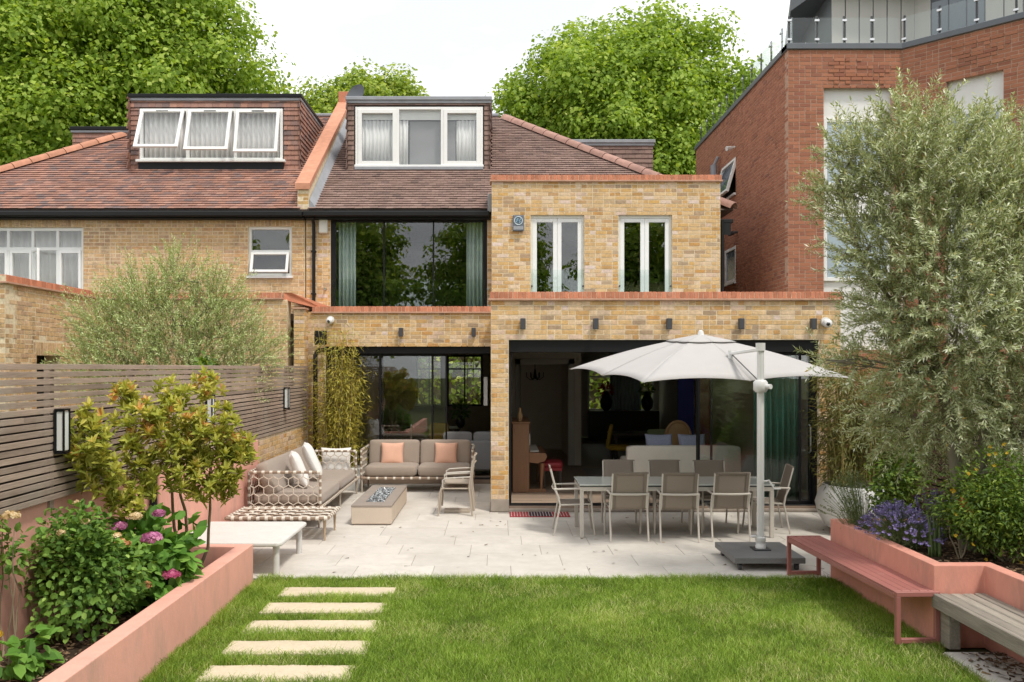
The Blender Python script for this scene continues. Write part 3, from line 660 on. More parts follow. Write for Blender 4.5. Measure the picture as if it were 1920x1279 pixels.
MB().box(-4.0, .05, RY-.12, RY+.12, RZ-.03, RZ+.05, .02).build('ridge_flashing', 'lead', house)
MB().box(-4.08, -.16, EY-.11, EY+.02, EZ-.165, EZ-.05, .02).build('gutter', 'gutter', house)
MB().box(-4.05, -.14, EY+.02, YM+.05, EZ-.2, EZ-.07).build('soffit', 'gutter', house)
MB().box(-.20, -.118, EY-.02, 18.6, EZ-.06, EZ+.32, .004).build('flashing', 'lead', house)
# dormers
def dormer(parent, x0, x1, y0, zb, zt, m, yb, side_tiles=True, fascia='lead', win=None):
    wx0, wx1, wz0, wz1 = win or (0, 0, 0, 0)
    q = MB()
    if win:
        q.box(x0+.01, wx0+.03, y0+.06, yb, zb-.6, zt-.02).box(wx1-.03, x1-.01, y0+.06, yb, zb-.6, zt-.02).box(wx0+.03, wx1-.03, y0+.06, yb, wz1-.02, zt-.021).box(wx0+.03, wx1-.03, y0+1.75, yb, zb-.6, wz1-.02).box(wx0+.03, wx1-.03, y0+.06, y0+1.75, zb-.6, wz0-.03)
    else: q.box(x0+.01, x1-.01, y0+.06, yb, zb-.6, zt-.02)
    d = q.build('dormer', 'roof_felt', parent)
    t = []
    yes = lambda u, s: True; fr_ = ((0, 0, 1), (0, -1, 0)); H_ = zt-zb-.12
    if win:
        tile_field(t, (x0, y0+.02, zb), (1, 0, 0), *fr_, yes, wx0-x0, wz1-zb, .165, .115, clip=True); tile_field(t, (wx1, y0+.02, zb), (1, 0, 0), *fr_, yes, x1-wx1, wz1-zb, .165, .115, clip=True)
        tile_field(t, (x0, y0+.02, wz1-.0), (1, 0, 0), *fr_, yes, x1-x0, zb+H_-wz1, .165, .115, clip=True)
    else: tile_field(t, (x0, y0+.02, zb), (1, 0, 0), *fr_, yes, x1-x0, H_, .165, .115, clip=True)
    if side_tiles:
        ins = lambda u, s: zb+s > EZ+PZ*(y0+u-EY)-.05
        tile_field(t, (x1, y0+.02, zb), (0, 1, 0), (0, 0, 1), (1, 0, 0), ins, yb-y0, zt-zb-.12, .165, .115)
        tile_field(t, (x0, yb, zb), (0, -1, 0), (0, 0, 1), (-1, 0, 0), lambda u, s: zb+s > EZ+PZ*(yb-u-EY)-.05, yb-y0, zt-zb-.12, .165, .115)
    build_tiles(t, 'hung_tiling', m, parent, min(90, len(t)-1), lambda q: q[0][1]+abs(q[2][2]-1)*9-(abs(q[1][0])*3), d, kind='stuff')
    MB().box(x0-.05, x1+.05, y0-.06, yb, zt-.085, zt+.0, .01).build('dormer_roof', fascia, parent)
    MB().box(x0-.03, x1+.03, y0-.03, yb, zt-.15, zt-.086, .004).build('fascia', 'lead', parent)
    return d
# right dormer with three lights
DZ0, DZ1, DY = 6.95, 8.64, 19.84
wr = (-3.29, -.33, 7.05, 8.40)
dr = dormer(house, -3.47, -.17, DY, DZ0, DZ1, 'tile_right', 22.4, win=(wr[0]-.03, wr[1]+.03, 6.9, wr[3]+.05))
fr = MB(); a, b, c, d = wr
for xx in (a, a+.955, a+1.985, b-.06): fr.box(xx, xx+.06, DY-.03, DY+.06, c, d, .004)
fr.box(a+.06, b-.06, DY-.029, DY+.059, d-.06, d, .004).box(a-.02, b+.02, DY-.07, DY+.06, c-.05, c, .006)
dw = fr.build('dormer_window', 'white_frame', house)
for k, (p, q) in enumerate(((a+.06, a+.955), (a+1.015, a+1.985), (a+2.045, b-.06))):
    if k != 1:
        g = MB(); f_ = .09; g.box(p, p+f_, DY-.045, DY+.01, c, d-.06, .006).box(q-f_, q, DY-.045, DY+.01, c, d-.06, .006).box(p+f_, q-f_, DY-.044, DY+.009, d-.15, d-.06, .006).box(p+f_, q-f_, DY-.044, DY+.009, c, c+.09, .006); g.build('casement', 'white_frame', dw)
    MB().box(p, q, DY+.012, DY+.018, c, d-.06).build('pane', 'glass', dw)
room(house, -3.3, -.32, DY+.065, DY+1.6, 6.9, 8.45, 'curtain_white')
curtain('curtain', house, -3.22, -2.4, 7.05, 8.12, DY+.12, 'curtain_white', .02, .09); curtain('curtain', house, -2.28, -2.08, 7.05, 8.12, DY+.12, 'curtain_white', .02, .09); curtain('curtain', house, -.95, -.38, 7.05, 8.12, DY+.12, 'curtain_white', .02, .09)
MB().box(-3.24, -.38, DY+.09, DY+.11, 8.13, 8.36).build('blind', 'plastic_white', house)
MB().box(-2.05, -.97, DY+.16, DY+.17, 7.05, 8.12).build('inner_blind', 'grey_fabric', house)
MB().box(-3.3, -.32, DY-.10, DY+.03, 6.93, 7.0, .005).build('apron', 'lead', house)
sd = dormer(house, 1.6, 3.95, 21.6, 6.5, 8.11, 'tile_right', 24.4, side_tiles=False)
# satellite dish
q = MB(); q.lathe([(0.001, -.06), (.12, -.05), (.24, -.01), (.30, .03), (.30, .036), (.24, -.002), (.12, -.042), (.001, -.052)], 28)
dish = q.build('satellite_dish', 'slate_trim', smooth=60, label='grey satellite dish behind the right dormer roof', cat='satellite dish'); dish.rotation_euler = (R(72), 0, R(-35)); dish.location = (-3.46, 20.9, 9.0)
MB().tube([(-3.46, 21.0, 7.9), (-3.46, 20.95, 8.98)], .025, 8).build('mast', 'steel', dish)
# hall-way, fixtures
def wall_light(x, y, lab):
    q = MB(); q.box(x-.042, x+.042, y-.115, y-.02, 2.97, 3.145, .006).box(x-.03, x+.03, y-.02, y+.002, 3.0, 3.11)
    q.build('wall_light', 'light_grey_box', label=lab, cat='wall light', group='box wall lights over the garden doors')
for x, l in ((.42, 'small grey box wall light nearest the brick pier, over the wide opening'), (1.60, 'second grey box wall light from the brick pier over the wide opening'), (2.79, 'middle of the five grey box wall lights over the wide opening'), (3.96, 'fourth grey box wall light from the brick pier, above the parasol mast'), (5.13, 'grey box wall light right beside the white dome camera')): wall_light(x, YR, l)
wall_light(-1.93, YL, 'grey box wall light over the living room doors, farther from the pier'); wall_light(-.47, YL, 'grey box wall light over the living room doors, next to the pier')
def dome(x, y, z, lab):
    q = MB(); q.tube([(x, y, z), (x, y-.05, z)], .075, 16).tube([(x, y-.05, z-.01), (x, y-.10, z-.02)], [.06, .05], 14).blob((x, y-.12, z-.03), (.07, .07, .07), (1, 1), (16, 10)); o = q.build('dome_camera', 'plastic_white', smooth=50, label=lab, cat='camera', group='white dome cameras')
    MB().blob((x-.01, y-.165, z-.04), (.035, .035, .035), (1, 1), (12, 8)).build('lens', 'dark_glass_dome', o, smooth=60)
dome(5.34, YR, 3.09, 'white dome security camera at the right end of the garden room wall'); dome(-3.35, YL, 3.31, 'white dome security camera above the bamboo')
q = MB(); q.box(.32, .55, YU-.085, YU, 5.14, 5.46, .012); al = q.build('alarm_box', 'alarm_grey', label='grey alarm box with pale ring emblem left of the french doors', cat='alarm box')
v = []; n = 32
q = MB(); q.tube([(.435+.082*math.cos(t), YU-.088, 5.345+.082*math.sin(t)) for t in [2*math.pi*k/n for k in range(n+1)]], .009, 6); q.build('ring', 'alarm_ring', al)
q = MB(); q.tube([(.435-.045, YU-.088, 5.31), (.435-.01, YU-.088, 5.375), (.435+.015, YU-.088, 5.33), (.435+.05, YU-.088, 5.385)], .012, 6).tube([(.40, YU-.088, 5.36), (.435, YU-.088, 5.395)], .01, 6).tube([(.45, YU-.088, 5.30), (.48, YU-.088, 5.33)], .01, 6); q.build('emblem', 'emblem_blue', al)
MB().box(.335, .535, YU-.0865, YU-.084, 5.165, 5.235).build('name_strip', 'lead', al)
MB().box(-3.79, -3.60, YM-.09, YM, 5.2, 5.5, .02).build('alarm_box', 'cream_frame', label='white alarm box beside the black downpipe under the eaves', cat='alarm box')
q = MB(); q.tube([(-3.9, EY-.03, 5.52), (-3.9, YM-.05, 5.4), (-3.9, YM-.05, 3.62)], .036, 10).tube([(-3.9, YM-.05, 3.62), (-3.86, YM-.09, 3.56), (-3.6, YM-.3, 3.6)], .034, 10)
for z in (3.9, 4.8): q.box(-3.95, -3.85, YM-.09, YM, z, z+.03)
q.build('downpipe', 'gutter', smooth=40, label='black downpipe between the two houses', cat='downpipe')
q = MB(); q.tube([(-3.62, YL-.2, 2.35), (-3.62, YL-.2, 2.6), (-3.58, YL-.16, 2.68), (-3.4, YL-.12, 2.72)], .045, 10); q.tube([(-3.62, YL-.2, 0), (-3.62, YL-.2, 2.36)], .045, 10); q.build('waste_pipe', 'gutter', smooth=40, label='black waste pipe with elbow behind the bamboo', cat='pipe')
q = MB(); q.box(-3.62, -3.38, YL-.30, YL-.24, 2.80, 3.08, .02, M=None).box(-3.52, -3.48, YL-.25, YL, 2.98, 3.02).build('floodlight', 'black_metal', label='black floodlight on bracket by the bamboo', cat='floodlight')
# ================================================================== NEIGHBOUR'S HOUSE (left half)
nb = empty('brick_house', (-8, 18, 0), label='old yellow brick house with red hipped roof and open dormer windows, on the left', cat='house')
acc = []; cands = []
hN = [(1.0, 3.17, 3.95, 5.34), (6.69, 7.62, 4.30, 5.36)]                  # u measured from X = -12
nwX = -12.0
core = MB(); wall_core(core, (nwX, YM, 0), (1, 0, 0), (0, -1, 0), 7.90, 0, 5.68, hN, .3); nw = core.build('rear_wall', 'mortar', nb)
sold = [(h[0]-.05, h[1]+.05, h[3], h[3]+.23) for h in hN]
brick_field(acc, (nwX, YM, 0), (1, 0, 0), (0, -1, 0), 7.90, 3.2, 5.65, hN+sold, jit=.004, cands=cands, parent=nw)
for a, b, c, d in sold:                                                   # soldier courses over the windows
    n = int((b-a)/.078)
    for k in range(n): acc.append((np.array((nwX, YM, 0.)), np.array((1., 0, 0)), np.array((0, -1., 0)), a+(b-a)*k/n+.004, a+(b-a)*(k+1)/n-.004, c+.005, d-.005, random.uniform(-.003, .003), random.random()))
# rear extension of the neighbour
ZN = 3.70
core = MB(); wall_core(core, (-7.9, YL-.2, 0), (1, 0, 0), (0, -1, 0), 3.72, 0, ZN, [], .3); ew = core.build('extension_wall', 'mortar', nb)
brick_field(acc, (-7.9, YL-.2, 0), (1, 0, 0), (0, -1, 0), 3.72, 1.0, ZN, [], jit=.004, cands=cands, parent=ew)
coping(nb, 'coping', (-7.9, YL-.2, 0), (1, 0, 0), (0, -1, 0), 3.62, ZN)
hW = [(.95, 1.75, 1.2, 2.56)]
core = MB(); wall_core(core, (-7.9, 13.715, 0), (0, 1, 0), (1, 0, 0), 3.285, 0, ZN, [(h[0]-.015, h[1]-.015, h[2], h[3]) for h in hW], .3); wall_core(core, (-10.4, 13.7, 0), (1, 0, 0), (0, -1, 0), 2.5, 0, ZN, [], .3); sw_ = core.build('wing_wall', 'mortar', nb)
brick_field(acc, (-7.9, 13.7, 0), (0, 1, 0), (1, 0, 0), 3.3, 1.4, ZN, hW+[(.85, 1.85, 2.56, 2.79)], jit=.006, cands=cands, parent=sw_)
for k in range(13): acc.append((np.array((-7.9, 13.7, 0.)), np.array((0, 1., 0)), np.array((1., 0, 0)), .85+k*.0769+.004, .85+(k+1)*.0769-.004, 2.565, 2.785, random.uniform(-.003, .003), random.random()))
brick_field(acc, (-10.4, 13.7, 0), (1, 0, 0), (0, -1, 0), 2.5, 1.4, ZN, [], jit=.006, cands=cands, parent=sw_)
coping(nb, 'coping', (-7.9, 13.68, 0), (0, 1, 0), (1, 0, 0), 3.2, ZN, depth=.3); coping(nb, 'coping', (-10.4, 13.7, 0), (1, 0, 0), (0, -1, 0), 2.2, ZN)
MB().box(-8.3, -8.2, 14.5, 15.6, 1.2, 2.6).build('window_recess', 'black_metal', nb)
MB().box(-10.4, -8.2, 14.0, YM, 3.3, 3.45).box(-8.2, -4.2, YL+.1, YM, 3.3, 3.45).build('flat_roof', 'lead', nb)
place_bricks(cands, acc, 'old_brick', 300); boxes_front(acc, 'brickwork', 'old_brick', nb, kind='stuff')
# party wall end and raking coping
core = MB().box(-4.02, -3.815, YL-.32, YM, 0, 3.5).build('party_wall', 'mortar', nb)
acc = []; brick_field(acc, (-4.02, YL-.33, 0), (1, 0, 0), (0, -1, 0), .205, 1.0, 3.5); brick_field(acc, (-3.81, YL-.33, 0), (0, 1, 0), (1, 0, 0), .33, 1., 3.5); boxes_front(acc, 'party_brickwork', 'stock_brick', nb, kind='stuff')
MB().box(-4.04, -3.79, YL-.36, YM, 3.5, 3.535, .004).build('pier_cap', 'coping_tile', nb)
q = MB(); q.add([(-4.26, YL-.2, 3.70), (-3.44, YL+.06, 3.50), (-3.44, YL+.06, 3.60), (-4.10, YL-.2, 3.84), (-4.26, YL-.2, 3.84), (-4.26, YM, 3.70), (-3.44, YM, 3.50), (-3.44, YM, 3.60), (-4.10, YM, 3.84), (-4.26, YM, 3.84)], [(0, 1, 2, 3, 4), (9, 8, 7, 6, 5), (0, 5, 6, 1), (1, 6, 7, 2), (2, 7, 8, 3), (3, 8, 9, 4)]).build('raking_coping', 'coping_brick', nb)
# windows of the neighbour
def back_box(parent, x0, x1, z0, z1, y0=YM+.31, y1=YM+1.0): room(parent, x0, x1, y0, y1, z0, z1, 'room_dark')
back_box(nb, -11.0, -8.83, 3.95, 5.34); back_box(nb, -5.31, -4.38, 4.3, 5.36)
x0, x1 = -11.0, -8.83
mb = MB(); W = x1-x0
for xx in (x0, x0+.515, x0+1.04, x0+1.57, x1-.06): mb.box(xx, xx+.06, YM+.05, YM+.13, 3.95, 5.34, .004)
mb.box(x0, x1, YM+.051, YM+.129, 5.27, 5.335, .004).box(x0, x1, YM+.045, YM+.135, 4.85, 4.92, .004).box(x0, x1, YM+.051, YM+.129, 3.95, 4.02, .004)
wv = mb.build('casement_window', 'white_frame', nb)
for k in range(4):
    a = x0+.06+.525*k; MB().box(a, a+.465, YM+.085, YM+.091, 4.0, 5.28).build('pane', 'glass', wv)
    if k != 2:
        q = MB(); q.box(a, a+.05, YM+.03, YM+.09, 4.02, 4.85, .004).box(a+.415, a+.465, YM+.03, YM+.09, 4.02, 4.85, .004).box(a+.05, a+.415, YM+.031, YM+.089, 4.79, 4.85, .004); q.build('casement', 'white_frame', wv)
o = sash('open_casement', wv, 0, .46, 4.02, 4.85, 0, .05, .05); o.matrix_basis = Matrix.Translation((x0+1.12, YM+.03, 0)) @ Matrix.Rotation(R(-50), 4, 'Z')
for p in o.children: p.matrix_parent_inverse = Matrix()
curtain('curtain', nb, x0+.02, x1-.02, 3.95, 5.33, YM+.42, 'curtain_white', .03, .16)
mb = MB(); x0, x1 = -5.31, -4.38
mb.box(x0, x0+.06, YM+.05, YM+.13, 4.30, 5.36, .004).box(x1-.06, x1, YM+.05, YM+.13, 4.3, 5.36, .004).box(x0+.06, x1-.06, YM+.051, YM+.129, 5.30, 5.36, .004).box(x0+.06, x1-.06, YM+.051, YM+.129, 4.80, 4.86, .004).box(x0+.06, x1-.06, YM+.051, YM+.129, 4.3, 4.36, .004).box(x0-.03, x1+.03, YM-.06, YM+.05, 4.25, 4.30, .004)
wv = mb.build('casement_window', 'white_frame', nb); MB().box(x0+.06, x1-.06, YM+.09, YM+.095, 4.86, 5.3).build('pane', 'glass', wv)
sash('open_casement', nb, x0+.06, x1-.06, 4.34, 4.80, YM+.06, .055, .05, rot=-17)
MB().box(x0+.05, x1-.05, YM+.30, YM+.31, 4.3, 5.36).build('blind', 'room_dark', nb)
# roof of the neighbour
roofn = roof_solid(-8.15, -4.08, -13.15, -4.08, 'roof', nb)
ta = []; dorL = (-8.52, -4.58)
def insL(u, s):
    X = -13.15+u; t = s/SL
    return X < -4.2 and X > -13.15+t+.02 and t < 4.98 and not (dorL[0]+.02 < X < dorL[1]-.02 and 1.86 < t < 4.2)
tile_field(ta, (-13.15, EY, EZ), (1, 0, 0), Sv, Nv, insL, 9.0, 5*SL)
build_tiles(ta, 'tiling', 'tile_left', nb, 300, lambda t: (t[0][1]+t[2][1]*t[6]) + 20*(abs(t[0][0]+t[4]+6.6) > 2.2), roofn, kind='stuff')
ridge(roofn, (-13.15, EY, EZ+.03), (-8.15, RY, RZ+.03), 'ridge_tile')
MB().box(-8.2, -4.2, RY-.12, RY+.12, RZ-.03, RZ+.05, .02).build('ridge_flashing', 'lead', nb)
MB().box(-13.2, -4.085, EY-.11, EY+.02, EZ-.165, EZ-.05, .02).build('gutter', 'gutter', nb); MB().box(-13.2, -4.085, EY+.02, YM+.05, EZ-.2, EZ-.07).build('soffit', 'gutter', nb)
# parapet between the roofs
def rake(z, t): return EZ+PZ*t+z
pp = MB(); px0, px1 = -4.22, -3.98
pp.add([(px0, EY+.05, EZ-.05), (px1, EY+.05, EZ-.05), (px1, EY+.05, EZ+.42), (px0, EY+.05, EZ+.42), (px0, RY, RZ-.05), (px1, RY, RZ-.05), (px1, RY, RZ+.30), (px0, RY, RZ+.30)], [(0, 1, 2, 3), (5, 4, 7, 6), (0, 4, 5, 1), (1, 5, 6, 2), (3, 2, 6, 7), (4, 0, 3, 7)])
pr = pp.build('parapet', 'mortar', nb); acc = []; brick_field(acc, (px0, EY+.05, 0), (1, 0, 0), (0, -1, 0), .24, EZ-.05, EZ+.42); boxes_front(acc, 'parapet_brickwork', 'stock_brick', nb, kind='stuff')
cpx0, cpx1 = px0-.04, px1+.03; cz0, cz1 = EZ+.42, RZ+.30
q = MB()
q.add([(cpx0, EY, cz0), (cpx1, EY, cz0), (cpx1, EY, cz0+.13), (cpx0, EY, cz0+.13), (cpx0, RY, cz1), (cpx1, RY, cz1), (cpx1, RY, cz1+.13), (cpx0, RY, cz1+.13)], [(0, 1, 2, 3), (5, 4, 7, 6), (0, 4, 5, 1), (1, 5, 6, 2), (3, 2, 6, 7), (4, 0, 3, 7)]).build('parapet_coping', 'ridge_tile', nb)
q = MB(); q.add([(px1+.002, EY+.05, EZ+.02), (px1+.16, EY+.05, EZ+.02), (px1+.012, EY+.05, EZ+.22), (px1+.002, RY, RZ+.02), (px1+.16, RY, RZ+.02), (px1+.012, RY, RZ+.22)], [(0, 1, 2), (5, 4, 3), (1, 4, 5, 2), (0, 2, 5, 3), (0, 3, 4, 1)]).build('flashing', 'lead', nb)
MB().box(px0-.03, px1+.03, RY-.15, RY+.2, RZ+.25, RZ+.62, .01).build('parapet_block', 'coping_brick', nb)
# left dormer with three top-hung lights propped open
wl = (-8.30, -4.98, 7.17, 8.36)
dl = dormer(nb, -8.52, -4.58, DY, DZ0, DZ1+.06, 'tile_left', 22.4, fascia='black_metal', win=(wl[0]-.02, wl[1]+.02, 6.9, wl[3]+.04))
a, b, c, d = wl; fr = MB(); w3 = (b-a)/3
for xx in (a, a+w3-.03, a+2*w3-.03, b-.06): fr.box(xx, xx+.06, DY-.03, DY+.06, c, d, .004)
fr.box(a+.06, b-.06, DY-.029, DY+.059, d-.06, d, .004).box(a+.06, b-.06, DY-.029, DY+.059, c, c+.05, .004).box(a-.07, b+.07, DY-.10, DY+.06, c-.06, c-.001, .008)
dw = fr.build('dormer_window', 'white_frame', nb)
for k, rt in enumerate((-24, -19, -14)):
    sash('open_casement', dw, a+w3*k+.05, a+w3*(k+1)-.05, c+.07, d-.05, DY-.04, .07, .055, rot=rt)
    MB().box(a+w3*(k+.5)-.14, a+w3*(k+.5)+.14, DY-.115, DY-.098, d-.085, d-.065).build('trickle_vent', 'dark_metal', dw)
room(nb, a+.02, b-.02, DY+.065, DY+.6, c-.05, d, 'white_paint')
curtain('curtain', nb, a+.06, b-.06, c, d-.03, DY+.13, 'curtain_white', .03, .12)
MB().box(a-.02, b+.02, DY-.05, DY+.03, 6.93, c-.062, .004).build('apron', 'black_metal', nb)
dormer(nb, -10.75, -9.0, 21.6, 6.9, 8.44, 'tile_left', 22.9, side_tiles=False, fascia='black_metal')
# ================================================================== RED BRICK FLATS (right)
ap = empty('apartment_block', (9, 17, 0), label='red brick block of flats with roof terrace behind the olive tree', cat='apartment block')
acc = []; cands = []
AX, AY, AZ = 5.8, 17.0, 8.70
hF = [(.71, 2.09, 2.7, 7.95)]; d45 = unit((1, -1, 0)); n45 = unit((-1, -1, 0)); hB = [(.81, 1.79, 2.7, 7.86), (2.9, 3.9, 2.7, 7.86)]
hS = [(3.75, 5.05, 6.60, 7.46), (3.75, 4.75, 4.45, 5.32)]
core = MB(); wall_core(core, (AX, AY, 0), (1, 0, 0), (0, -1, 0), 2.27, 0, AZ, hF, .2); fw_ = core.build('front_wall', 'red_mortar', ap)
core = MB(); wall_core(core, (AX+2.27, AY, 0), d45, n45, 4.6, 0, AZ, hB, .2); bw_ = core.build('bay_wall', 'red_mortar', ap)
core = MB(); wall_core(core, (AX, 24.9, 0), (0, -1, 0), (-1, 0, 0), 7.885, 0, AZ, [(7.9-h[1], 7.9-h[0], h[2], h[3]) for h in hS], .2); sw2 = core.build('side_wall', 'red_mortar', ap)
def pattern(u0, u1, zt):
    def f(u, z):
        r = int((zt-z)/.075)
        if 2 <= r <= 8 and u0 < u < u1 and (int(u/.1125)+r) % 2 == 0: return .013
        return 0
    return f
brick_field(acc, (AX, AY, 0), (1, 0, 0), (0, -1, 0), 2.27, .29, AZ-.02, hF, course=.0755, bl=.226, cands=cands, parent=fw_, proud=pattern(.7, 2.1, AZ))
brick_field(acc, (AX+2.27, AY, 0), d45, n45, 4.6, .29, AZ-.02, hB, course=.0755, bl=.226, cands=None, proud=pattern(.75, 1.9, AZ))
brick_field(acc, (AX, 24.9, 0), (0, -1, 0), (-1, 0, 0), 7.9, .32, AZ-.02, [(7.9-h[1], 7.9-h[0], h[2], h[3]) for h in hS], course=.0755, bl=.226)
def place_top(cands, limit):
    global acc
    var = brick_variants('red_brick', bl=.226); nv = 14
    for i, (cen, U, N, full, rn, parent, q) in enumerate(cands):
        if i < limit:
            M = Matrix(((U[0], -N[0], 0), (U[1], -N[1], 0), (U[2], -N[2], 1))).to_4x4(); M.translation = Vector(cen); inst('brick', var[full][min(nv-1, int(rn*nv))], M, parent)
        else:
            u, e, za, zb, d = q; O = np.array(cen)-U*((u+e)/2)-np.array((0, 0, (za+zb)/2))-N*d; acc.append((O, U, N, u+.0056, e-.0056, za+.0056, zb-.0056, d, rn))
cands.sort(key=lambda c: -c[0][2])
place_top(cands, 300); boxes_front(acc, 'brickwork', 'red_brick', ap, kind='stuff')
TB = Matrix(((d45[0], -n45[0], 0, AX+2.27), (d45[1], -n45[1], 0, AY), (0, 0, 1, 0), (0, 0, 0, 1)))
TF_ = Matrix.Translation((AX, AY, 0)); TS = Matrix(((0, 1, 0, AX), (-1, 0, 0, 24.9), (0, 0, 1, 0), (0, 0, 0, 1)))
def tall_window(T, u0, u1, z0, z1, gl='pale_glass'):
    q = MB(); q.box(u0, u1, .12, .16, z0, z1, M=T); pnl = q.build('window_surround', 'white_paint', ap)
    z = z1-.62
    for k in range(3):
        zt, zb = z-1.9*k, z-1.9*k-1.35
        if zb < z0: break
        q = MB(); f_ = .07
        q.box(u0+.02, u0+.02+f_, .06, .118, zb, zt, .004, M=T).box(u1-.02-f_, u1-.02, .06, .118, zb, zt, .004, M=T).box(u0+.02+f_, u1-.02-f_, .061, .117, zt-f_, zt, .004, M=T).box(u0+.02+f_, u1-.02-f_, .061, .117, zb, zb+f_, .004, M=T)
        w_ = q.build('window', 'white_frame', ap); MB().box(u0+.09, u1-.09, .09, .1, zb+f_, zt-f_, M=T).build('pane', gl, w_)
tall_window(TF_, .71, 2.09, 2.7, 7.95); tall_window(TB, .81, 1.79, 2.7, 7.86); tall_window(TB, 2.9, 3.9, 2.7, 7.86)
for (u0, u1, z0, z1), rt in zip(hS, (-16, 0)):
    a, b = 7.9-u1, 7.9-u0
    T2 = TS; q = MB(); f_ = .07; y_ = .05
    Tw = T2 @ Matrix.Translation((0, y_, z1)) @ Matrix.Rotation(R(rt), 4, 'X'); H = z1-z0
    q.box(a, a+f_, -.05, .02, -H, 0, .004, M=Tw).box(b-f_, b, -.05, .02, -H, 0, .004, M=Tw).box(a+f_, b-f_, -.049, .019, -f_, 0, .004, M=Tw).box(a+f_, b-f_, -.049, .019, -H, -H+f_, .004, M=Tw)
    q.box(a-.03, b+.03, -.05, .1, z0-.05, z0, M=T2)
    w_ = q.build('window', 'white_frame', ap); MB().box(a+f_, b-f_, -.02, -.01, -H+f_, -f_, M=Tw).build('pane', 'far_glass', w_); MB().box(a, b, .1, .15, z0, z1, M=T2).build('window_recess', 'black_metal', ap)
# parapet trim, balustrade, penthouse
q = MB(); q.box(-.03, 7.95, -.04, .3, AZ-.02, AZ+.1, .01, M=TS).box(-.04, 2.30, -.043, .3, AZ-.018, AZ+.102, .01, M=TF_).box(-.0, 4.7, -.046, .3, AZ-.016, AZ+.104, .01, M=TB).build('parapet_trim', 'slate_trim', ap)
MB().prism([(AX+.05, AY+.1), (AX+2.3, AY+.1), (AX+2.27+3.2, AY-3.1), (15, 13.9), (15, 24.8), (AX+.05, 24.8)], AZ-.3, AZ-.05).build('roof_terrace', 'slate_trim', ap)
def railing(T, u0, u1, n):
    for k in range(n):
        a, b = u0+(u1-u0)*k/n, u0+(u1-u0)*(k+1)/n
        MB().box(a+.02, b-.02, .10, .11, AZ+.10, AZ+.66, M=T).build('balustrade_panel', 'balustrade_glass', ap)
        q = MB(); q.box(a-.018, a+.018, .115, .15, AZ+.1, AZ+.70, .003, M=T)
        o = q.build('balustrade_post', 'dark_metal', ap)
        for z in (.2, .58):
            q = MB(); q.box(a-.045, a+.045, .085, .114, AZ+z, AZ+z+.045, .004, M=T); q.build('clamp', 'steel', o)
railing(TF_, .06, 2.27, 4); railing(TB, .0, 4.6, 7); railing(TS, .1, 7.85, 11)
ph = [(7.2, 18.4), (9.0, 18.4), (12.4, 15.0), (15, 15.0), (15, 24), (8.0, 24), (7.3, 19.6)]
pw_ = MB().prism(ph, AZ-.1, 10.45).build('penthouse_wall', 'slate_trim', ap)
for (p, q_), n in (((ph[0], ph[1]), 6), ((ph[1], ph[2]), 14)):
    p = Vector((*p, 0)); q_ = Vector((*q_, 0)); dd = (q_-p).normalized(); nn = Vector((dd.y, -dd.x, 0)); L = (q_-p).length
    for k in range(n):
        a = p+dd*(L*k/n+.012); b = p+dd*(L*(k+1)/n-.012)
        if n == 14 and 1 <= k <= 3:
            v = [a+nn*.012, b+nn*.012]
            MB().add([(*v[0].xy, AZ), (*v[1].xy, AZ), (*v[1].xy, 10.1), (*v[0].xy, 10.1), (*(a.xy), AZ), (*(b.xy), AZ), (*(b.xy), 10.1), (*(a.xy), 10.1)], [(0, 1, 2, 3), (0, 4, 5, 1), (1, 5, 6, 2), (3, 2, 6, 7), (0, 3, 7, 4)]).build('door_pane', 'far_glass', pw_); continue
        v = [a+nn*.025, b+nn*.025]
        MB().add([(*v[0].xy, AZ), (*v[1].xy, AZ), (*v[1].xy, 10.44), (*v[0].xy, 10.44), (*(a.xy), AZ), (*(b.xy), AZ), (*(b.xy), 10.44), (*(a.xy), 10.44)], [(0, 1, 2, 3), (0, 4, 5, 1), (1, 5, 6, 2), (3, 2, 6, 7), (0, 3, 7, 4)]).build('cladding_panel', 'cladding', pw_)
MB().prism([(6.67, 19.4), (7.0, 18.0), (9.0, 17.8), (12, 14.6), (15.5, 14.6), (15.5, 24), (8.0, 24)], 10.45, 10.75).build('penthouse_roof', 'slate_trim', ap)
q = MB(); q.tube([(AX-.15, 22.25, 6.2), (AX-.15, 22.25, 7.35)], .06, 12).tube([(AX-.15, 22.25, 7.35), (AX-.15, 22.25, 7.62)], .085, 12).tube([(AX-.15, 22.25, 7.6), (AX-.06, 22.15, 7.82)], .04, 8).build('boiler_flue', 'lead', smooth=40, label='grey flue pipe rising beside the red brick side wall', cat='flue')
for yy, zz, l in ((20.8, 7.72, 'small lamp over the open side window of the red flats'), (20.6, 5.62, 'small lamp over the closed side window of the red flats')):
    MB().tube([(AX, yy, zz), (AX-.16, yy-.02, zz-.03)], .03, 8).tube([(AX-.10, yy-.02, zz-.03), (AX-.22, yy-.05, zz-.05)], [.05, .06], 10).build('side_lamp', 'plastic_white' if zz > 7 else 'dark_metal', smooth=40, label=l, cat='wall lamp')
q = MB(); q.box(4.6, 4.9, YU+.2, YU+.5, 5.35, 5.43, .01).prism([(YU+.2, 5.1), (YU+.5, 5.35), (YU+.2, 5.35)], 4.6, 4.85, ax=0).build('rainwater_hopper', 'gutter', label='black hopper at the right edge of the upper brick block', cat='hopper')
MB().tube([(4.66, YU+.15, 3.3), (4.66, YU+.15, 5.4)], .035, 10).build('downpipe', 'gutter', smooth=40, label='black downpipe on the right edge of the upper brick block', cat='downpipe')
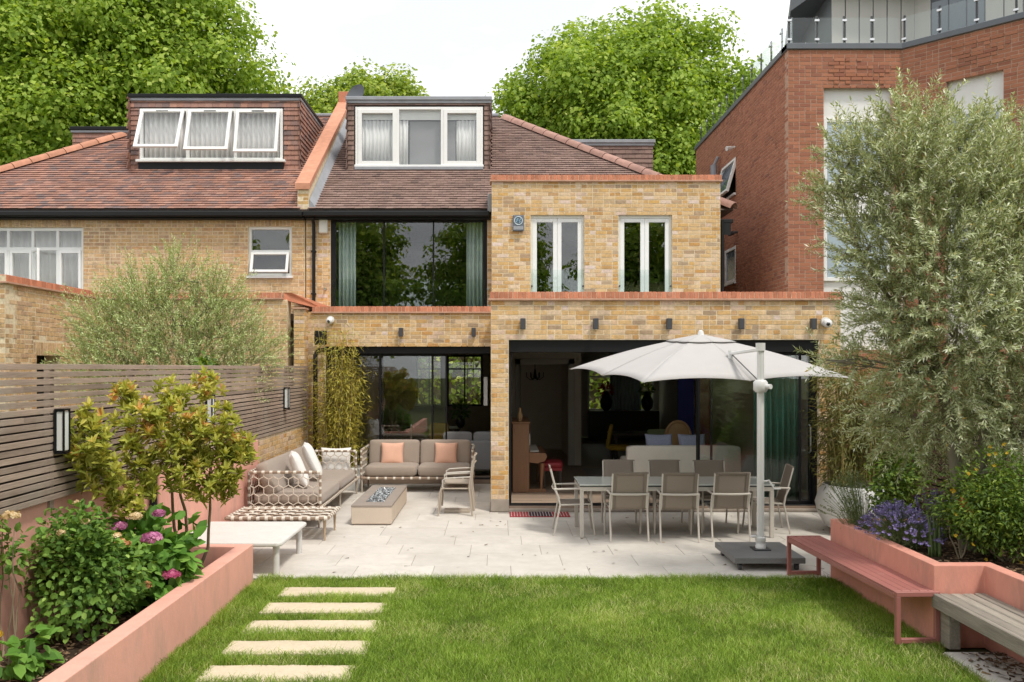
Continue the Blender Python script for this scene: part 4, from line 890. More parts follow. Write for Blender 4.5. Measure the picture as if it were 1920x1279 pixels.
# ================================================================== GARDEN WALLS, PLANTERS, FENCES
gwl = empty('garden_wall', (-3.75, 9, 0), label='pink rendered boundary wall under the left slatted fence', cat='wall')
MB().box(-4.0, -3.80, 2.5, 9.42, 0, 1.225, .01).build('near_section', 'pink_render', gwl); MB().box(-4.0, -3.72, 9.42, 13.3, 0, 1.225, .01).build('far_section', 'pink_render', gwl)
bwl = MB().box(-4.0, -3.766, 13.3, 17.0, 0, 1.22).build('brick_boundary_wall', 'mortar', label='low yellow brick boundary wall behind the woven sofa', cat='wall')
acc = []; cands = []; brick_field(acc, (-3.76, 13.3, 0), (0, 1, 0), (1, 0, 0), 3.6, .0, 1.22, [], cands=cands, parent=bwl); place_bricks(cands, acc, 'stock_brick', 290); boxes_front(acc, 'brickwork', 'stock_brick', bwl, kind='stuff')
lp = empty('raised_planter', (-3.2, 7, 0), label='long pink rendered planter along the left side of the lawn', cat='planter')
q = MB(); q.prism([(-2.66, 2.5), (-2.66, 9.31), (-3.72, 9.31), (-3.72, 9.17), (-2.815, 9.17), (-2.815, 2.5)], -.05, .424); o = q.build('planter_wall', 'pink_render', lp); bv = o.modifiers.new('b', 'BEVEL'); bv.width = .008; bv.segments = 2; bv.limit_method = 'ANGLE'
MB().box(-3.80, -2.82, 2.5, 9.17, -.05, .17).build('soil', 'soil', lp)
rp = empty('raised_planter', (4.3, 7, 0), label='stepped pink rendered planter behind the red bench on the right', cat='planter')
q = MB(); q.prism([(3.73, 9.55), (3.73, 7.29), (4.165, 7.29), (4.165, 2.5), (4.285, 2.5), (4.285, 7.41), (3.85, 7.41), (3.85, 9.43), (5.7, 9.43), (5.7, 9.55)], -.05, .66); o = q.build('planter_wall', 'pink_render_shaded', rp); bv = o.modifiers.new('b', 'BEVEL'); bv.width = .008; bv.segments = 2; bv.limit_method = 'ANGLE'
MB().prism([(3.85, 9.43), (3.85, 7.41), (4.285, 7.41), (4.285, 2.5), (5.75, 2.5), (5.75, 9.43)], -.05, .57).build('soil', 'soil', rp)
# bark chips and leaf litter on the soil, strewn too thick to count
def litter(parent, pts, name='bark_mulch'):
    n = len(pts); V = np.zeros((n, 4, 3))
    for i, (x, y, z) in enumerate(pts):
        a = random.random()*6.3; l = random.uniform(.012, .035); w_ = random.uniform(.004, .012); ca, sa = math.cos(a), math.sin(a)
        for k, (p, q) in enumerate(((-l, -w_), (l, -w_*.6), (l*.9, w_), (-l, w_*.8))): V[i, k] = (x+p*ca-q*sa, y+p*sa+q*ca, z+random.uniform(.002, .014))
    return fast_obj(name, V.reshape(-1, 3), np.arange(4*n).reshape(n, 4), rng.random(n), 'mulch_bits', parent, kind='stuff')
mat('mulch_bits', None, .9, .1, 9, spec=.1, attr='rnd', stops=[(0, (.05, .03, .02)), (.5, (.14, .085, .05)), (.85, (.26, .17, .10)), (1, (.42, .33, .22))])
litter(lp, [(random.uniform(-3.75, -2.83), random.uniform(4.5, 9.15), .17) for _ in range(2600)])
litter(rp, [(random.uniform(3.87, 5.2), random.uniform(7.43, 9.4), .57) for _ in range(1800)]+[(random.uniform(4.3, 5.3), random.uniform(5.5, 7.43), .57) for _ in range(900)])
litter(patio, [(random.uniform(-2.6, 5), random.uniform(9.6, 13.5), .002) for _ in range(70)], 'fallen_leaves')
litter(strip, [(random.triangular(3.7, 4.16, 4.1), random.uniform(5.2, 7.0), .006) for _ in range(420)], 'leaf_litter')
# left fence
fl_ = empty('slatted_fence', (-3.75, 10, 1.2), label='weathered grey-brown slatted timber fence along the left side', cat='fence')
for yy in np.arange(4.0, 17.0, 1.62): MB().box(-3.83, -3.775, yy-.03, yy+.03, 1.15, 2.37).build('post', 'fence_wood', fl_)
pitch = .0611
for r in range(19):
    y = 2.4+(r % 4)*.55; z = 1.232+r*pitch
    while y < 16.9:
        L = random.choice((2.4, 2.7, 3.3)); e = min(y+L, 16.9)
        q = MB(); h = (e-y)/2-.002; q.box(-.011, .011, -h, h, 0, .046, .002); o = q.build('slat', 'fence_wood', fl_, world=False); o.location = (-3.755+random.uniform(-.004, .004), (y+e)/2, z+random.uniform(-.002, .002)); o.rotation_euler = (random.uniform(-.0012, .0012), random.uniform(-.03, .03), 0); child_world(o); y = e
MB().box(-3.86, -3.845, 2.4, 16.9, 1.2, 1.232+12*pitch).build('dark_backing', 'fence_back', fl_)  # dark sheet added behind the lower slats so the gaps stay dark
# right fence
fr_ = empty('slatted_fence', (5.78, 10, 0), label='dark brown slatted fence behind the olive tree on the right', cat='fence')
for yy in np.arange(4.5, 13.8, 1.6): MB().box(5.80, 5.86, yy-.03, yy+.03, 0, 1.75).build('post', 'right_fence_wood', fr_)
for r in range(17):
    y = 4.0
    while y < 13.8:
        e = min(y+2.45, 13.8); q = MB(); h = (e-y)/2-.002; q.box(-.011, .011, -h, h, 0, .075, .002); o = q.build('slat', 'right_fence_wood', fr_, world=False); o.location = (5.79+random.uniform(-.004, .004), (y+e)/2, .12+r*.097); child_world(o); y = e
MB().box(5.87, 5.88, 4, 13.8, 0, 1.72).build('dark_backing', 'fence_back', fr_)
# lanterns on the left fence
for yy, l in ((7.25, 'black framed frosted wall lantern on the fence, nearest the viewer'), (11.0, 'frosted wall lantern on the fence, half behind the small red-tipped tree'), (15.0, 'frosted wall lantern at the far end of the fence by the bamboo')):
    o = MB().box(-3.735, -3.725, yy-.065, yy+.065, 1.63, 1.99, .002).build('wall_lantern', 'black_metal', label=l, cat='wall lantern', group='wall lanterns on the left fence')
    MB().box(-3.722, -3.66, yy-.042, yy+.042, 1.645, 1.975, .003).build('diffuser', 'frosted', o)
    q = MB()
    for dx in (-3.728, -3.658):
        for dy in (-.047, .047): q.box(dx-.007, dx+.007, yy+dy-.007, yy+dy+.007, 1.63, 1.99)
    q.box(-3.735, -3.651, yy-.054, yy+.054, 1.985, 2.0).box(-3.735, -3.651, yy-.054, yy+.054, 1.62, 1.635); q.build('frame', 'black_metal', o)
MB().tube([(-3.745, 9.3, .17), (-3.745, 9.3, 1.23)], .042, 12).build('drain_pipe', 'black_metal', smooth=40, label='black vertical pipe against the pink wall behind the small tree', cat='pipe')
# ================================================================== FURNITURE ON THE PATIO
def wrapped(mb, p, q, r, n=10, band=.085, dark=.62, ca=0, cb=1):      # a rail bound in cord: long brown, short cream bands
    p, q = Vector(p), Vector(q); L = (q-p).length; k = max(1, round(L/band)); d = (q-p)/k
    for i in range(k):
        a = p+d*i; m_ = a+d*dark; b = a+d
        mb.tube([a, m_], r, n, mi=ca, caps=True); mb.tube([m_, b], r*1.12, n, mi=cb, caps=True)
def hexnet(mb, O, U, V, w_, h, s=.083, r=.0072, mi=0):
    """honeycomb of cord filling a w_ x h rectangle"""
    O, U, V = Vector(O), Vector(U), Vector(V); seen = set()
    def seg(a, b):
        key = tuple(sorted(((round(a[0], 3), round(a[1], 3)), (round(b[0], 3), round(b[1], 3)))))
        if key in seen: return
        seen.add(key)
        (ax, ay), (bx, by) = a, b
        if max(ax, bx) < 0 or min(ax, bx) > w_ or max(ay, by) < 0 or min(ay, by) > h: return
        c = lambda x, y: O+U*min(max(x, 0), w_)+V*min(max(y, 0), h)
        if (c(ax, ay)-c(bx, by)).length < .01: return
        mb.tube([c(ax, ay), c(bx, by)], r, 5, mi=mi, caps=False)
    dx = s*math.sqrt(3)
    for j in range(-1, int(h/(1.5*s))+2):
        for i in range(-1, int(w_/dx)+2):
            cx, cy = i*dx+(dx/2 if j % 2 else 0), j*1.5*s
            pts = [(cx+s*math.sin(k*math.pi/3), cy+s*math.cos(k*math.pi/3)) for k in range(6)]
            for k in range(6): seg(pts[k], pts[(k+1) % 6])
def net_panel(parent, name, P0, P1, z0, z1, net=True):
    """upright framed panel from P0 to P1 (x,y), bound rails, honeycomb net"""
    a0, a1, b0, b1 = Vector((*P0, z0)), Vector((*P0, z1)), Vector((*P1, z0)), Vector((*P1, z1))
    mb = MB(); wrapped(mb, a1, b1, .021, 9, .11); wrapped(mb, a0, a1, .019, 9, .11); wrapped(mb, b0, b1, .019, 9, .11); wrapped(mb, a0, b0, .017, 9, .11)
    o = mb.build(name, ['cord_brown', 'cord_cream'], parent, smooth=40)
    n = MB(); U = (b0-a0).normalized(); hexnet(n, a0, U, (0, 0, 1), (b0-a0).length, z1-z0); n.build('honeycomb_net', 'net_cord', o, smooth=60)
    return o
def leg(parent, x, y, z, m='taupe_metal', r=(.016, .024), lean=(0, 0), tip=True):
    mb = MB(); mb.tube([(x+lean[0], y+lean[1], .0), (x+lean[0], y+lean[1], .03), (x, y, z)], [r[0], r[0], r[1]], 10); return mb.build('leg', m, parent, smooth=40)
# --- long woven sofa against the wall
SA = empty('woven_sofa', (-3.1, 14.2, 0), label='long woven rope sofa with honeycomb arms along the left wall', cat='sofa')
X0, X1, Ya, Yb = -3.62, -2.58, 12.45, 15.9
q = MB(); 
for a, b in (((X0, Ya, .30), (X1, Ya, .30)), ((X1, Ya, .30), (X1, Yb, .30)), ((X0, Yb, .30), (X1, Yb, .30)), ((X0, Ya, .30), (X0, Yb, .30))): wrapped(q, a, b, .022, 9, .10)
q.build('seat_frame', ['cord_brown', 'cord_cream'], SA, smooth=40)
for i in range(1): net_panel(SA, 'arm', (X0, Ya), (X1, Ya), .30, .82); net_panel(SA, 'arm', (X0, 15.60), (X1, 15.60), .30, .82); net_panel(SA, 'back', (X0, Ya), (X0, Yb), .30, .82)
for x in (X0+.03, X1-.03):
    for y in (Ya+.05, Yb-.05, (Ya+Yb)/2): leg(SA, x, y, .29)
MB().box(X0+.02, X1-.02, Ya+.03, Yb-.03, .305, .325).build('seat_deck', 'cord_brown', SA)
for k in range(2):
    yc = Ya+.05+(15.55-Ya-.05)*(k+.5)/2; MB().blob(((X0+X1)/2+.02, yc, .41), (.51, (15.55-Ya-.05)/4-.005, .10), (.14, .34), (44, 14)).build('seat_cushion', 'taupe_fabric', SA, smooth=180)
for k, (yc, hw) in enumerate(((13.25, .72), (14.72, .74))):
    M_ = Matrix.Rotation(R(68), 3, 'Y'); MB().blob((X0+.22, yc, .70), (.26, hw, .12), (.2, .42), (40, 12), M=M_).build('back_cushion', 'taupe_fabric', SA, smooth=180)
def pillow(lab, m, loc, size, rx, ry, rz, th=.085):
    M_ = Matrix.Rotation(R(rz), 3, 'Z') @ Matrix.Rotation(R(ry), 3, 'Y') @ Matrix.Rotation(R(rx), 3, 'X')
    n = 18; v = []; f = []; hs = size/2
    for s in (1, -1):
        for j in range(n+1):
            for i in range(n+1):
                x, y = -1+2*i/n, -1+2*j/n; k = max(0, (1-x**4)*(1-y**4))**.5
                pin = 1-.07*(1-abs(x)**1.5)*abs(y)**3; pin2 = 1-.07*(1-abs(y)**1.5)*abs(x)**3
                v.append(Vector((x*hs*pin2, y*hs*pin, s*(th*k*(1-.12*math.sin(3*x+y*2)*.5)+.004))))
    m_ = (n+1)**2
    for j in range(n):
        for i in range(n):
            a = j*(n+1)+i; f.append((a, a+1, a+n+2, a+n+1)); f.append((m_+a, m_+a+n+1, m_+a+n+2, m_+a+1))
    for i in range(n):
        for a, b in ((i, i+1), (n*(n+1)+i+1, n*(n+1)+i)): f.append((b, a, m_+a, m_+b))
        for a, b in ((i*(n+1), (i+1)*(n+1)), ((i+1)*(n+1)+n, i*(n+1)+n)): f.append((a, b, m_+b, m_+a))
    return MB().add([M_ @ p+Vector(loc) for p in v], f).build('cushion', m, smooth=180, label=lab, cat='cushion')
pillow('white scatter cushion on the long sofa, nearer to the near arm', 'white_fabric', (-3.05, 13.15, .79), .56, 0, 66, 14)
pillow('white scatter cushion leaning behind the other one on the long sofa', 'white_fabric', (-3.02, 13.95, .84), .60, 0, 64, 12)
pillow('white cushion behind the honeycomb net of the far sofa arm', 'white_fabric', (-2.98, 15.77, .59), .56, 84, 0, 0, .09)
# --- woven footstool
ST = empty('woven_footstool', (-3.0, 11.9, 0), label='low woven strap footstool between the white table and the long sofa', cat='footstool')
q = MB(); SX0, SX1, SY0, SY1, SZ = -3.66, -2.29, 11.52, 12.36, .31
for a, b in (((SX0, SY0, SZ), (SX1, SY0, SZ)), ((SX1, SY0, SZ), (SX1, SY1, SZ)), ((SX0, SY1, SZ), (SX1, SY1, SZ)), ((SX0, SY0, SZ), (SX0, SY1, SZ))): wrapped(q, a, b, .024, 10, .115)
q.build('frame', ['cord_brown', 'cord_cream'], ST, smooth=40)
n1, n2 = 11, 7
for i in range(n1):                                   # interlaced straps, each a wavy band
    x = SX0+.03+(SX1-SX0-.06)*(i+.5)/n1; v = []; m_ = 2*n2
    for j in range(m_+1):
        y = SY0+(SY1-SY0)*j/m_; z = SZ+.012+.008*(1 if (j//2+i) % 2 else -1); v += [(x-.036, y, z), (x+.036, y, z)]
    o = MB().add(v, [(2*j, 2*j+1, 2*j+3, 2*j+2) for j in range(m_)]).build('strap', 'cord_cream' if i % 2 else 'cord_brown', ST); sm = o.modifiers.new('s', 'SOLIDIFY'); sm.thickness = .006
for i in range(n2):
    y = SY0+.03+(SY1-SY0-.06)*(i+.5)/n2; v = []; m_ = 2*n1
    for j in range(m_+1):
        x = SX0+(SX1-SX0)*j/m_; z = SZ+.012-.008*(1 if (j//2+i) % 2 else -1); v += [(x, y-.036, z), (x, y+.036, z)]
    o = MB().add(v, [(2*j, 2*j+2, 2*j+3, 2*j+1) for j in range(m_)]).build('strap', 'cord_brown' if i % 2 else 'cord_cream', ST); sm = o.modifiers.new('s', 'SOLIDIFY'); sm.thickness = .006
for x in (SX0+.06, SX1-.05):
    for y in (SY0+.06, SY1-.06): leg(ST, x, y, .30, 'teak', (.013, .024))
# --- two-seat sofa
SB = empty('woven_sofa', (-1.5, 16.5, 0), label='two-seat woven sofa with taupe cushions in front of the living room doors', cat='sofa')
BX0, BX1, BY0, BY1 = -2.55, -.46, 16.02, 16.85
q = MB()
for a, b in (((BX0, BY0, .27), (BX1, BY0, .27)), ((BX0, BY1, .27), (BX1, BY1, .27)), ((BX0, BY0, .27), (BX0, BY1, .27)), ((BX1, BY0, .27), (BX1, BY1, .27))): wrapped(q, a, b, .024, 9, .165, .74)
q.build('seat_frame', ['cord_brown', 'cord_cream'], SB, smooth=40)
MB().box(BX0+.02, BX1-.02, BY0+.02, BY1-.02, .275, .295).build('seat_deck', 'cord_brown', SB)
net_panel(SB, 'arm', (BX0, BY0), (BX0, BY1), .27, .80); net_panel(SB, 'arm', (BX1, BY0), (BX1, BY1), .27, .80); net_panel(SB, 'back', (BX0, BY1), (BX1, BY1), .27, .82)
for x in (BX0+.01, BX1-.01):
    for y in (BY0+.01, BY1-.02): leg(SB, x, y, .26)
for k in range(2):
    xc = BX0+.05+(BX1-BX0-.1)*(k+.5)/2; hw = (BX1-BX0-.1)/4-.006
    MB().blob((xc, BY0+.38, .40), (hw, .39, .115), (.16, .4), (44, 14)).build('seat_cushion', 'taupe_fabric', SB, smooth=180)
    MB().blob((xc, BY1-.17, .69), (hw, .25, .10), (.17, .42), (44, 14), M=Matrix.Rotation(R(80), 3, 'X')).build('back_cushion', 'taupe_fabric', SB, smooth=180)
pillow('peach scatter cushion on the left seat of the two-seat sofa', 'peach_fabric', (-2.03, BY0+.50, .68), .44, 74, 0, 2, .07)
pillow('peach scatter cushion on the right seat of the two-seat sofa', 'peach_fabric', (-.99, BY0+.50, .68), .44, 74, 0, -2, .07)
# --- white low table
WT = empty('low_table', (-3.0, 10.2, 0), label='large low white table with rounded edge beside the left planter', cat='table')
q = MB(); q.prism([(-3.66, 9.56), (-2.47, 9.56), (-2.42, 9.61), (-2.42, 10.85), (-2.47, 10.9), (-3.66, 10.9)], .335, .385); o = q.build('table_top', 'concrete_top', WT); bv = o.modifiers.new('b', 'BEVEL'); bv.width = .018; bv.segments = 3; bv.limit_method = 'ANGLE'
for x, y in ((-2.50, 9.66), (-2.50, 10.78), (-3.58, 9.66), (-3.58, 10.78)): MB().tube([(x, y, 0), (x, y, .335)], .037, 14).build('leg', 'white_leg', WT, smooth=40)
# --- fire pit table
FP = empty('fire_pit', (-1.87, 13.75, 0), label='long beige fire pit table filled with glass stones', cat='fire pit')
fx0, fx1, fy0, fy1, fz = -2.17, -1.57, 12.70, 14.86, .30
q = MB(); q.box(fx0, fx1, fy0, fy1, .02, fz-.03, .006).build('body', 'firepit', FP); MB().box(fx0+.02, fx1-.02, fy0+.02, fy1-.02, 0, .02).build('base', 'firepit_top', FP)
tx0, tx1, ty0, ty1 = fx0+.16, fx1-.16, fy0+.32, fy1-.26
q = MB(); q.box(fx0-.004, tx0, fy0-.004, fy1+.004, fz-.03, fz, .004).box(tx1, fx1+.004, fy0-.004, fy1+.004, fz-.03, fz, .004).box(tx0, tx1, fy0-.004, ty0, fz-.0299, fz-.0002, .003).box(tx0, tx1, ty1, fy1+.004, fz-.0299, fz-.0002, .003).build('top', 'firepit_top', FP)
MB().box(tx0-.003, tx1+.003, ty0-.003, ty1+.003, fz-.029, fz-.022).build('tray', 'dark_metal', FP)
q = MB()
for _ in range(700):
    c = (random.uniform(tx0+.01, tx1-.01), random.uniform(ty0+.01, ty1-.01), fz-.012+random.random()*.022); s_ = random.uniform(.009, .02)
    v = [Vector(c)+Vector((random.uniform(-1, 1), random.uniform(-1, 1), random.uniform(-1, 1))).normalized()*s_ for _ in range(4)]
    q.add(v, [(0, 1, 2), (0, 3, 1), (1, 3, 2), (2, 3, 0)])
q.build('glass_stones', 'fire_glass', FP, attr=True, kind='stuff')
# --- stacked metal armchairs (facing -X)
def stack_chair(lab, dz, dx, dy, parent=None):
    c = empty('metal_armchair', (-.66+dx, 13.72+dy, 0), label=lab, cat='chair', group='two stacked taupe armchairs')
    def L(x, y, z): return (x, y, z+dz)
    hw = .25
    for s in (-1, 1):
        y = s*hw
        MB().tube([(-.27, y, 0 if dz == 0 else dz), L(-.25, y, .36), L(-.22, y, .43), L(-.17, y, .445)], .0145, 8).build('leg', 'taupe_metal', c, smooth=40, world=False)
        MB().tube([(.27, y, 0 if dz == 0 else dz), L(.22, y, .45), L(.24, y, .62), L(.27, y*.96, .86)], .0145, 8).build('leg', 'taupe_metal', c, smooth=40, world=False)
        MB().tube([L(.24, y, .62), L(.1, y*1.06, .615), L(-.15, y*1.06, .60), L(-.2, y*1.05, .57), L(-.2, y, .45)], .011, 8).build('arm', 'chair_metal', c, smooth=60, world=False)
    MB().box(-.23, .21, -.24, .24, .425+dz, .442+dz, .006).build('seat', 'taupe_metal', c, world=False)
    q = MB(); q.tube([L(.26, -hw*.96, .74), L(.29, 0, .76), L(.26, hw*.96, .74)], .012, 8).tube([L(.27, -hw*.96, .86), L(.30, 0, .88), L(.27, hw*.96, .86)], .0145, 8)
    for k in range(7): y = -hw*.7+k*hw*1.4/6; q.tube([L(.20, y, .44), L(.285, y, .87)], .006, 6)
    q.build('backrest', 'taupe_metal', c, smooth=40, world=False)
    return c
stack_chair('taupe metal armchair at the bottom of the stack by the pier', 0, 0, 0); stack_chair('taupe metal armchair nested on top of the other, by the pier', .085, .03, .02)
MB().box(-.86, -.44, 13.78, 14.0, 0.0, .045, .006).build('flat_frame', 'taupe_metal', label='flat taupe frame lying under the stacked armchairs', cat='tray')  # low flat frame on the paving, not a tray
# --- dining table
DT = empty('dining_table', (2.48, 12.18, 0), label='long pale glass-topped dining table under the parasol', cat='table')
dx0, dx1, dy0, dy1 = 1.14, 3.82, 11.75, 12.61
MB().box(dx0-.005, dx1+.005, dy0-.005, dy1+.005, .722, .738, .003).build('table_top', 'table_glass', DT); MB().box(dx0, dx1, dy0, dy1, .704, .721, .002).build('table_edge', 'table_edge', DT)
q = MB(); q.box(dx0+.005, dx1-.005, dy0+.005, dy0+.045, .645, .703, .003).box(dx0+.005, dx1-.005, dy1-.045, dy1-.005, .645, .703, .003).box(dx0+.005, dx0+.045, dy0+.045, dy1-.045, .646, .702, .003).box(dx1-.045, dx1-.005, dy0+.045, dy1-.045, .646, .702, .003).build('apron', 'chair_metal', DT)
for x in (dx0+.03, dx1-.03):
    for y in (dy0+.03, dy1-.03): MB().box(x-.027, x+.027, y-.027, y+.027, 0, .644, .004).build('leg', 'chair_metal', DT)
# --- dining chairs (local: facing +Y)
def dining_chair():
    c = empty('dining_chair'); W_ = .235
    for s in (-1, 1):
        x = s*.255
        MB().tube([(x, -.30, 0), (x, -.215, .42), (x, -.235, .54), (x, -.285, .645)], .0135, 8).build('leg', 'chair_metal', c, smooth=40, world=False)
        MB().tube([(x, .27, 0), (x, .225, .42), (x, .215, .645)], .0135, 8).build('leg', 'chair_metal', c, smooth=40, world=False)
        q = MB(); q.tube([(x, -.30, .648), (x, .0, .656), (x, .235, .65)], [.013, .015, .013], 8).build('arm', 'chair_metal', c, smooth=40, world=False)
    MB().tube([(-.255, -.285, .645), (-.1, -.305, .642), (.1, -.305, .642), (.255, -.285, .645)], .0155, 8).build('crossbar', 'chair_metal', c, smooth=40, world=False)
    q = MB()
    for s in (-1, 1): q.tube([(s*W_, .22, .44), (s*W_, -.2, .425), (s*W_, -.225, .47), (s*W_, -.345, .93)], .012, 8)
    q.tube([(-W_, .22, .44), (W_, .22, .44)], .012, 8).build('seat_frame', 'chair_metal', c, smooth=40, world=False)
    prof = [(-.205, .43), (-.225, .475), (-.26, .61), (-.30, .76), (-.345, .925), (-.35, .945)]
    def strip_(x0, x1, pr, off, name, m, par):
        n = 6; v = []
        for (yy, zz) in pr:
            for i in range(n+1):
                x = x0+(x1-x0)*i/n; dip = .012*(1-(x/W_)**2); v.append((x, yy-dip*.0-off-.010*(1-(x/W_)**2), zz))
        f = [(j*(n+1)+i, j*(n+1)+i+1, (j+1)*(n+1)+i+1, (j+1)*(n+1)+i) for j in range(len(pr)-1) for i in range(n)]
        o = MB().add(v, f).build(name, m, par, smooth=60, world=False); sm = o.modifiers.new('s', 'SOLIDIFY'); sm.thickness = .003; return o
    b = strip_(-W_, W_, prof, 0, 'backrest', 'sling', c)
    for s in (-1, 1): strip_(s*W_*1.04, s*(W_-.048), prof, .005, 'hem', 'sling_hem', b)
    strip_(-W_, W_, [(-.338, .90), (-.345, .928), (-.35, .948)], .0055, 'hem', 'sling_hem', b)
    n = 6; v = []
    for j in range(7):
        yy = -.2+.42*j/6
        for i in range(n+1): x = -W_+2*W_*i/n; v.append((x, yy, .437-.022*(1-(x/W_)**2)*math.sin(math.pi*(j+.6)/7.2)))
    o = MB().add(v, [(j*(n+1)+i, j*(n+1)+i+1, (j+1)*(n+1)+i+1, (j+1)*(n+1)+i) for j in range(6) for i in range(n)]).build('seat', 'sling', c, smooth=60, world=False); sm = o.modifiers.new('s', 'SOLIDIFY'); sm.thickness = .004
    return c
proto = dining_chair()
spots = [(1.776, 11.77, 1.6, 'taupe sling chair on the near side of the dining table, left one'), (2.466, 11.75, -2.2, 'taupe sling chair on the near side of the dining table, middle one'), (3.154, 11.79, .8, 'taupe sling chair on the near side of the dining table, beside the parasol mast'),
         (1.83, 12.62, 177.5, 'taupe sling chair on the far side of the dining table, left one'), (2.53, 12.60, 179, 'taupe sling chair on the far side of the dining table, middle one'), (3.22, 12.58, 183, 'taupe sling chair on the far side of the dining table, right one'),
         (1.10, 12.17, -91, 'taupe sling chair at the left head of the dining table'), (3.86, 12.30, 83, 'taupe sling chair at the right head of the dining table')]
for i, (x, y, a, l) in enumerate(spots):
    c = proto if i == 0 else copy_tree(proto)
    c.location = (x, y, 0); c.rotation_euler = (0, 0, R(a)); c['label'] = l; c['category'] = 'chair'; c['group'] = 'sling chairs round the dining table'
# --- parasol
UM = empty('cantilever_parasol', (3.18, 10.3, 0), label='pale grey square cantilever parasol over the dining table', cat='parasol')
b_ = MB().box(2.74, 3.56, 9.84, 10.74, .085, .155, .006).build('base_slab', 'granite', UM)
for x in (2.82, 3.48):
    for y in (9.92, 10.66):
        q = MB(); q.tube([(x-.018, y, .04), (x+.018, y, .04)], .04, 14).box(x-.03, x+.03, y-.012, y+.012, .06, .086).build('castor', 'dark_metal', UM, smooth=40)
MB().box(3.08, 3.28, 10.2, 10.4, .156, .172, .003).build('foot_plate', 'dark_metal', UM)
q = MB(); q.lathe([(.06, .17), (.062, .20), (.055, .21), (.055, .25), (.062, .26), (.06, .30), (.05, .31)], 20, (3.18, 10.3, 0)); q.box(3.06, 3.13, 10.27, 10.33, .30, .325, .006).build('socket', 'umbrella_white', UM, smooth=40)
q = MB(); q.tube([(3.18, 10.3, .2), (3.18, 10.3, 2.60)], .040, 16)
for k in range(4): t_ = k*math.pi/2+.785; q.box(3.18+.038*math.cos(t_)-.007, 3.18+.038*math.cos(t_)+.007, 10.3+.038*math.sin(t_)-.007, 10.3+.038*math.sin(t_)+.007, .32, 2.58)
q.build('mast', 'umbrella_white', UM, smooth=40)
MB().tube([(3.18, 10.3, 2.55), (3.18, 10.3, 2.645)], .056, 16).build('mast_cap', 'umbrella_white', UM, smooth=40)
q = MB(); q.lathe([(.06, 2.05), (.085, 2.08), (.085, 2.17), (.06, 2.2)], 18, (3.18, 10.3, 0)); q.tube([(3.24, 10.24, 2.12), (3.27, 10.19, 2.12)], .03, 12).build('crank_housing', 'umbrella_white', UM, smooth=40)
q = MB(); q.tube([(3.21, 10.26, .98), (3.25, 10.2, 1.0), (3.31, 10.18, .90), (3.38, 10.16, .905)], .011, 8).build('crank_handle', 'umbrella_white', UM, smooth=40)
Cn = {'C': (1.757, 10.3, 2.17), 'E': (4.60, 11.05, 2.21), 'A': (1.09, 12.92, 2.325), 'F': (3.93, 13.67, 2.36)}
apex = Vector((2.86, 11.98, 2.80)); cs = {k: Vector(v) for k, v in Cn.items()}
tips = [cs['C'], (cs['C']+cs['E'])/2, cs['E'], (cs['E']+cs['F'])/2, cs['F'], (cs['F']+cs['A'])/2, cs['A'], (cs['A']+cs['C'])/2]
tips = [t if i % 2 == 0 else t+(t-apex)*.0+Vector((0, 0, -.005)) for i, t in enumerate(tips)]
def canopy_mesh(r0, r1, lift, sag, nr=9, nt=12):
    mb = MB()
    for i in range(8):
        a, b = tips[i], tips[(i+1) % 8]; v = []
        for j in range(nr+1):
            r = r0+(r1-r0)*j/nr
            for k in range(nt+1):
                t = k/nt; e = a*(1-t)+b*t; bow = 4*t*(1-t)
                p = apex+(e-apex)*r*(1-sag*bow*r); p.z += lift+.05*math.sin(math.pi*min(1, r))*(1-.5*bow)+sag*.8*bow*r*r
                v.append(p)
        mb.add(v, [(j*(nt+1)+k, (j+1)*(nt+1)+k, (j+1)*(nt+1)+k+1, j*(nt+1)+k+1) for j in range(nr) for k in range(nt)])
    return mb
o = canopy_mesh(.16, 1., 0, .030).build('canopy', 'canopy', UM, smooth=25); sm = o.modifiers.new('s', 'SOLIDIFY'); sm.thickness = .003
o = canopy_mesh(.01, .25, .02, .13, 4, 8).build('vent_cap', 'canopy', UM, smooth=25); sm = o.modifiers.new('s', 'SOLIDIFY'); sm.thickness = .003
MB().tube([apex+Vector((0, 0, .0)), apex+Vector((0, 0, .06)), apex+Vector((0, 0, .075))], [.05, .035, .008], 14).build('finial', 'umbrella_white', UM, smooth=40)
for i, t in enumerate(tips):
    MB().bar(apex+(t-apex)*.03-Vector((0, 0, .03)), apex+(t-apex)*.985-Vector((0, 0, .012)), .02, .014).build('rib', 'umbrella_white', UM)
hub = apex+(tips[1]-apex)*.60+Vector((.02, 0, .10))
q = MB(); q.bar((3.18, 10.3, 2.57), hub, .05, .04, .008).build('arm', 'umbrella_white', UM); MB().tube([hub-Vector((0, 0, .08)), hub+Vector((0, 0, .04))], .04, 12).build('arm_joint', 'umbrella_white', UM, smooth=40)
MB().tube([hub, (3.16, 10.28, 2.18)], .007, 6).build('strut', 'dark_metal', UM)
# --- door mat
DM = MB().box(.20, 1.15, 13.38, 13.82, 0.002, .014, .003).build('door_mat', 'mat_red', label='red and black striped door mat at the pier', cat='door mat')
for k in range(20):
    x = .225+k*.046; d_ = 6 < k < 13 and k % 2 == 0
    MB().box(x, x+.008, 13.39, 13.81, .0142, .0165).build('stripe', 'mat_pale', DM)
    if 5 < k < 14: MB().box(x+.011, x+.043, 13.39, 13.81, .0142, .0160).build('stripe', 'mat_dark', DM)
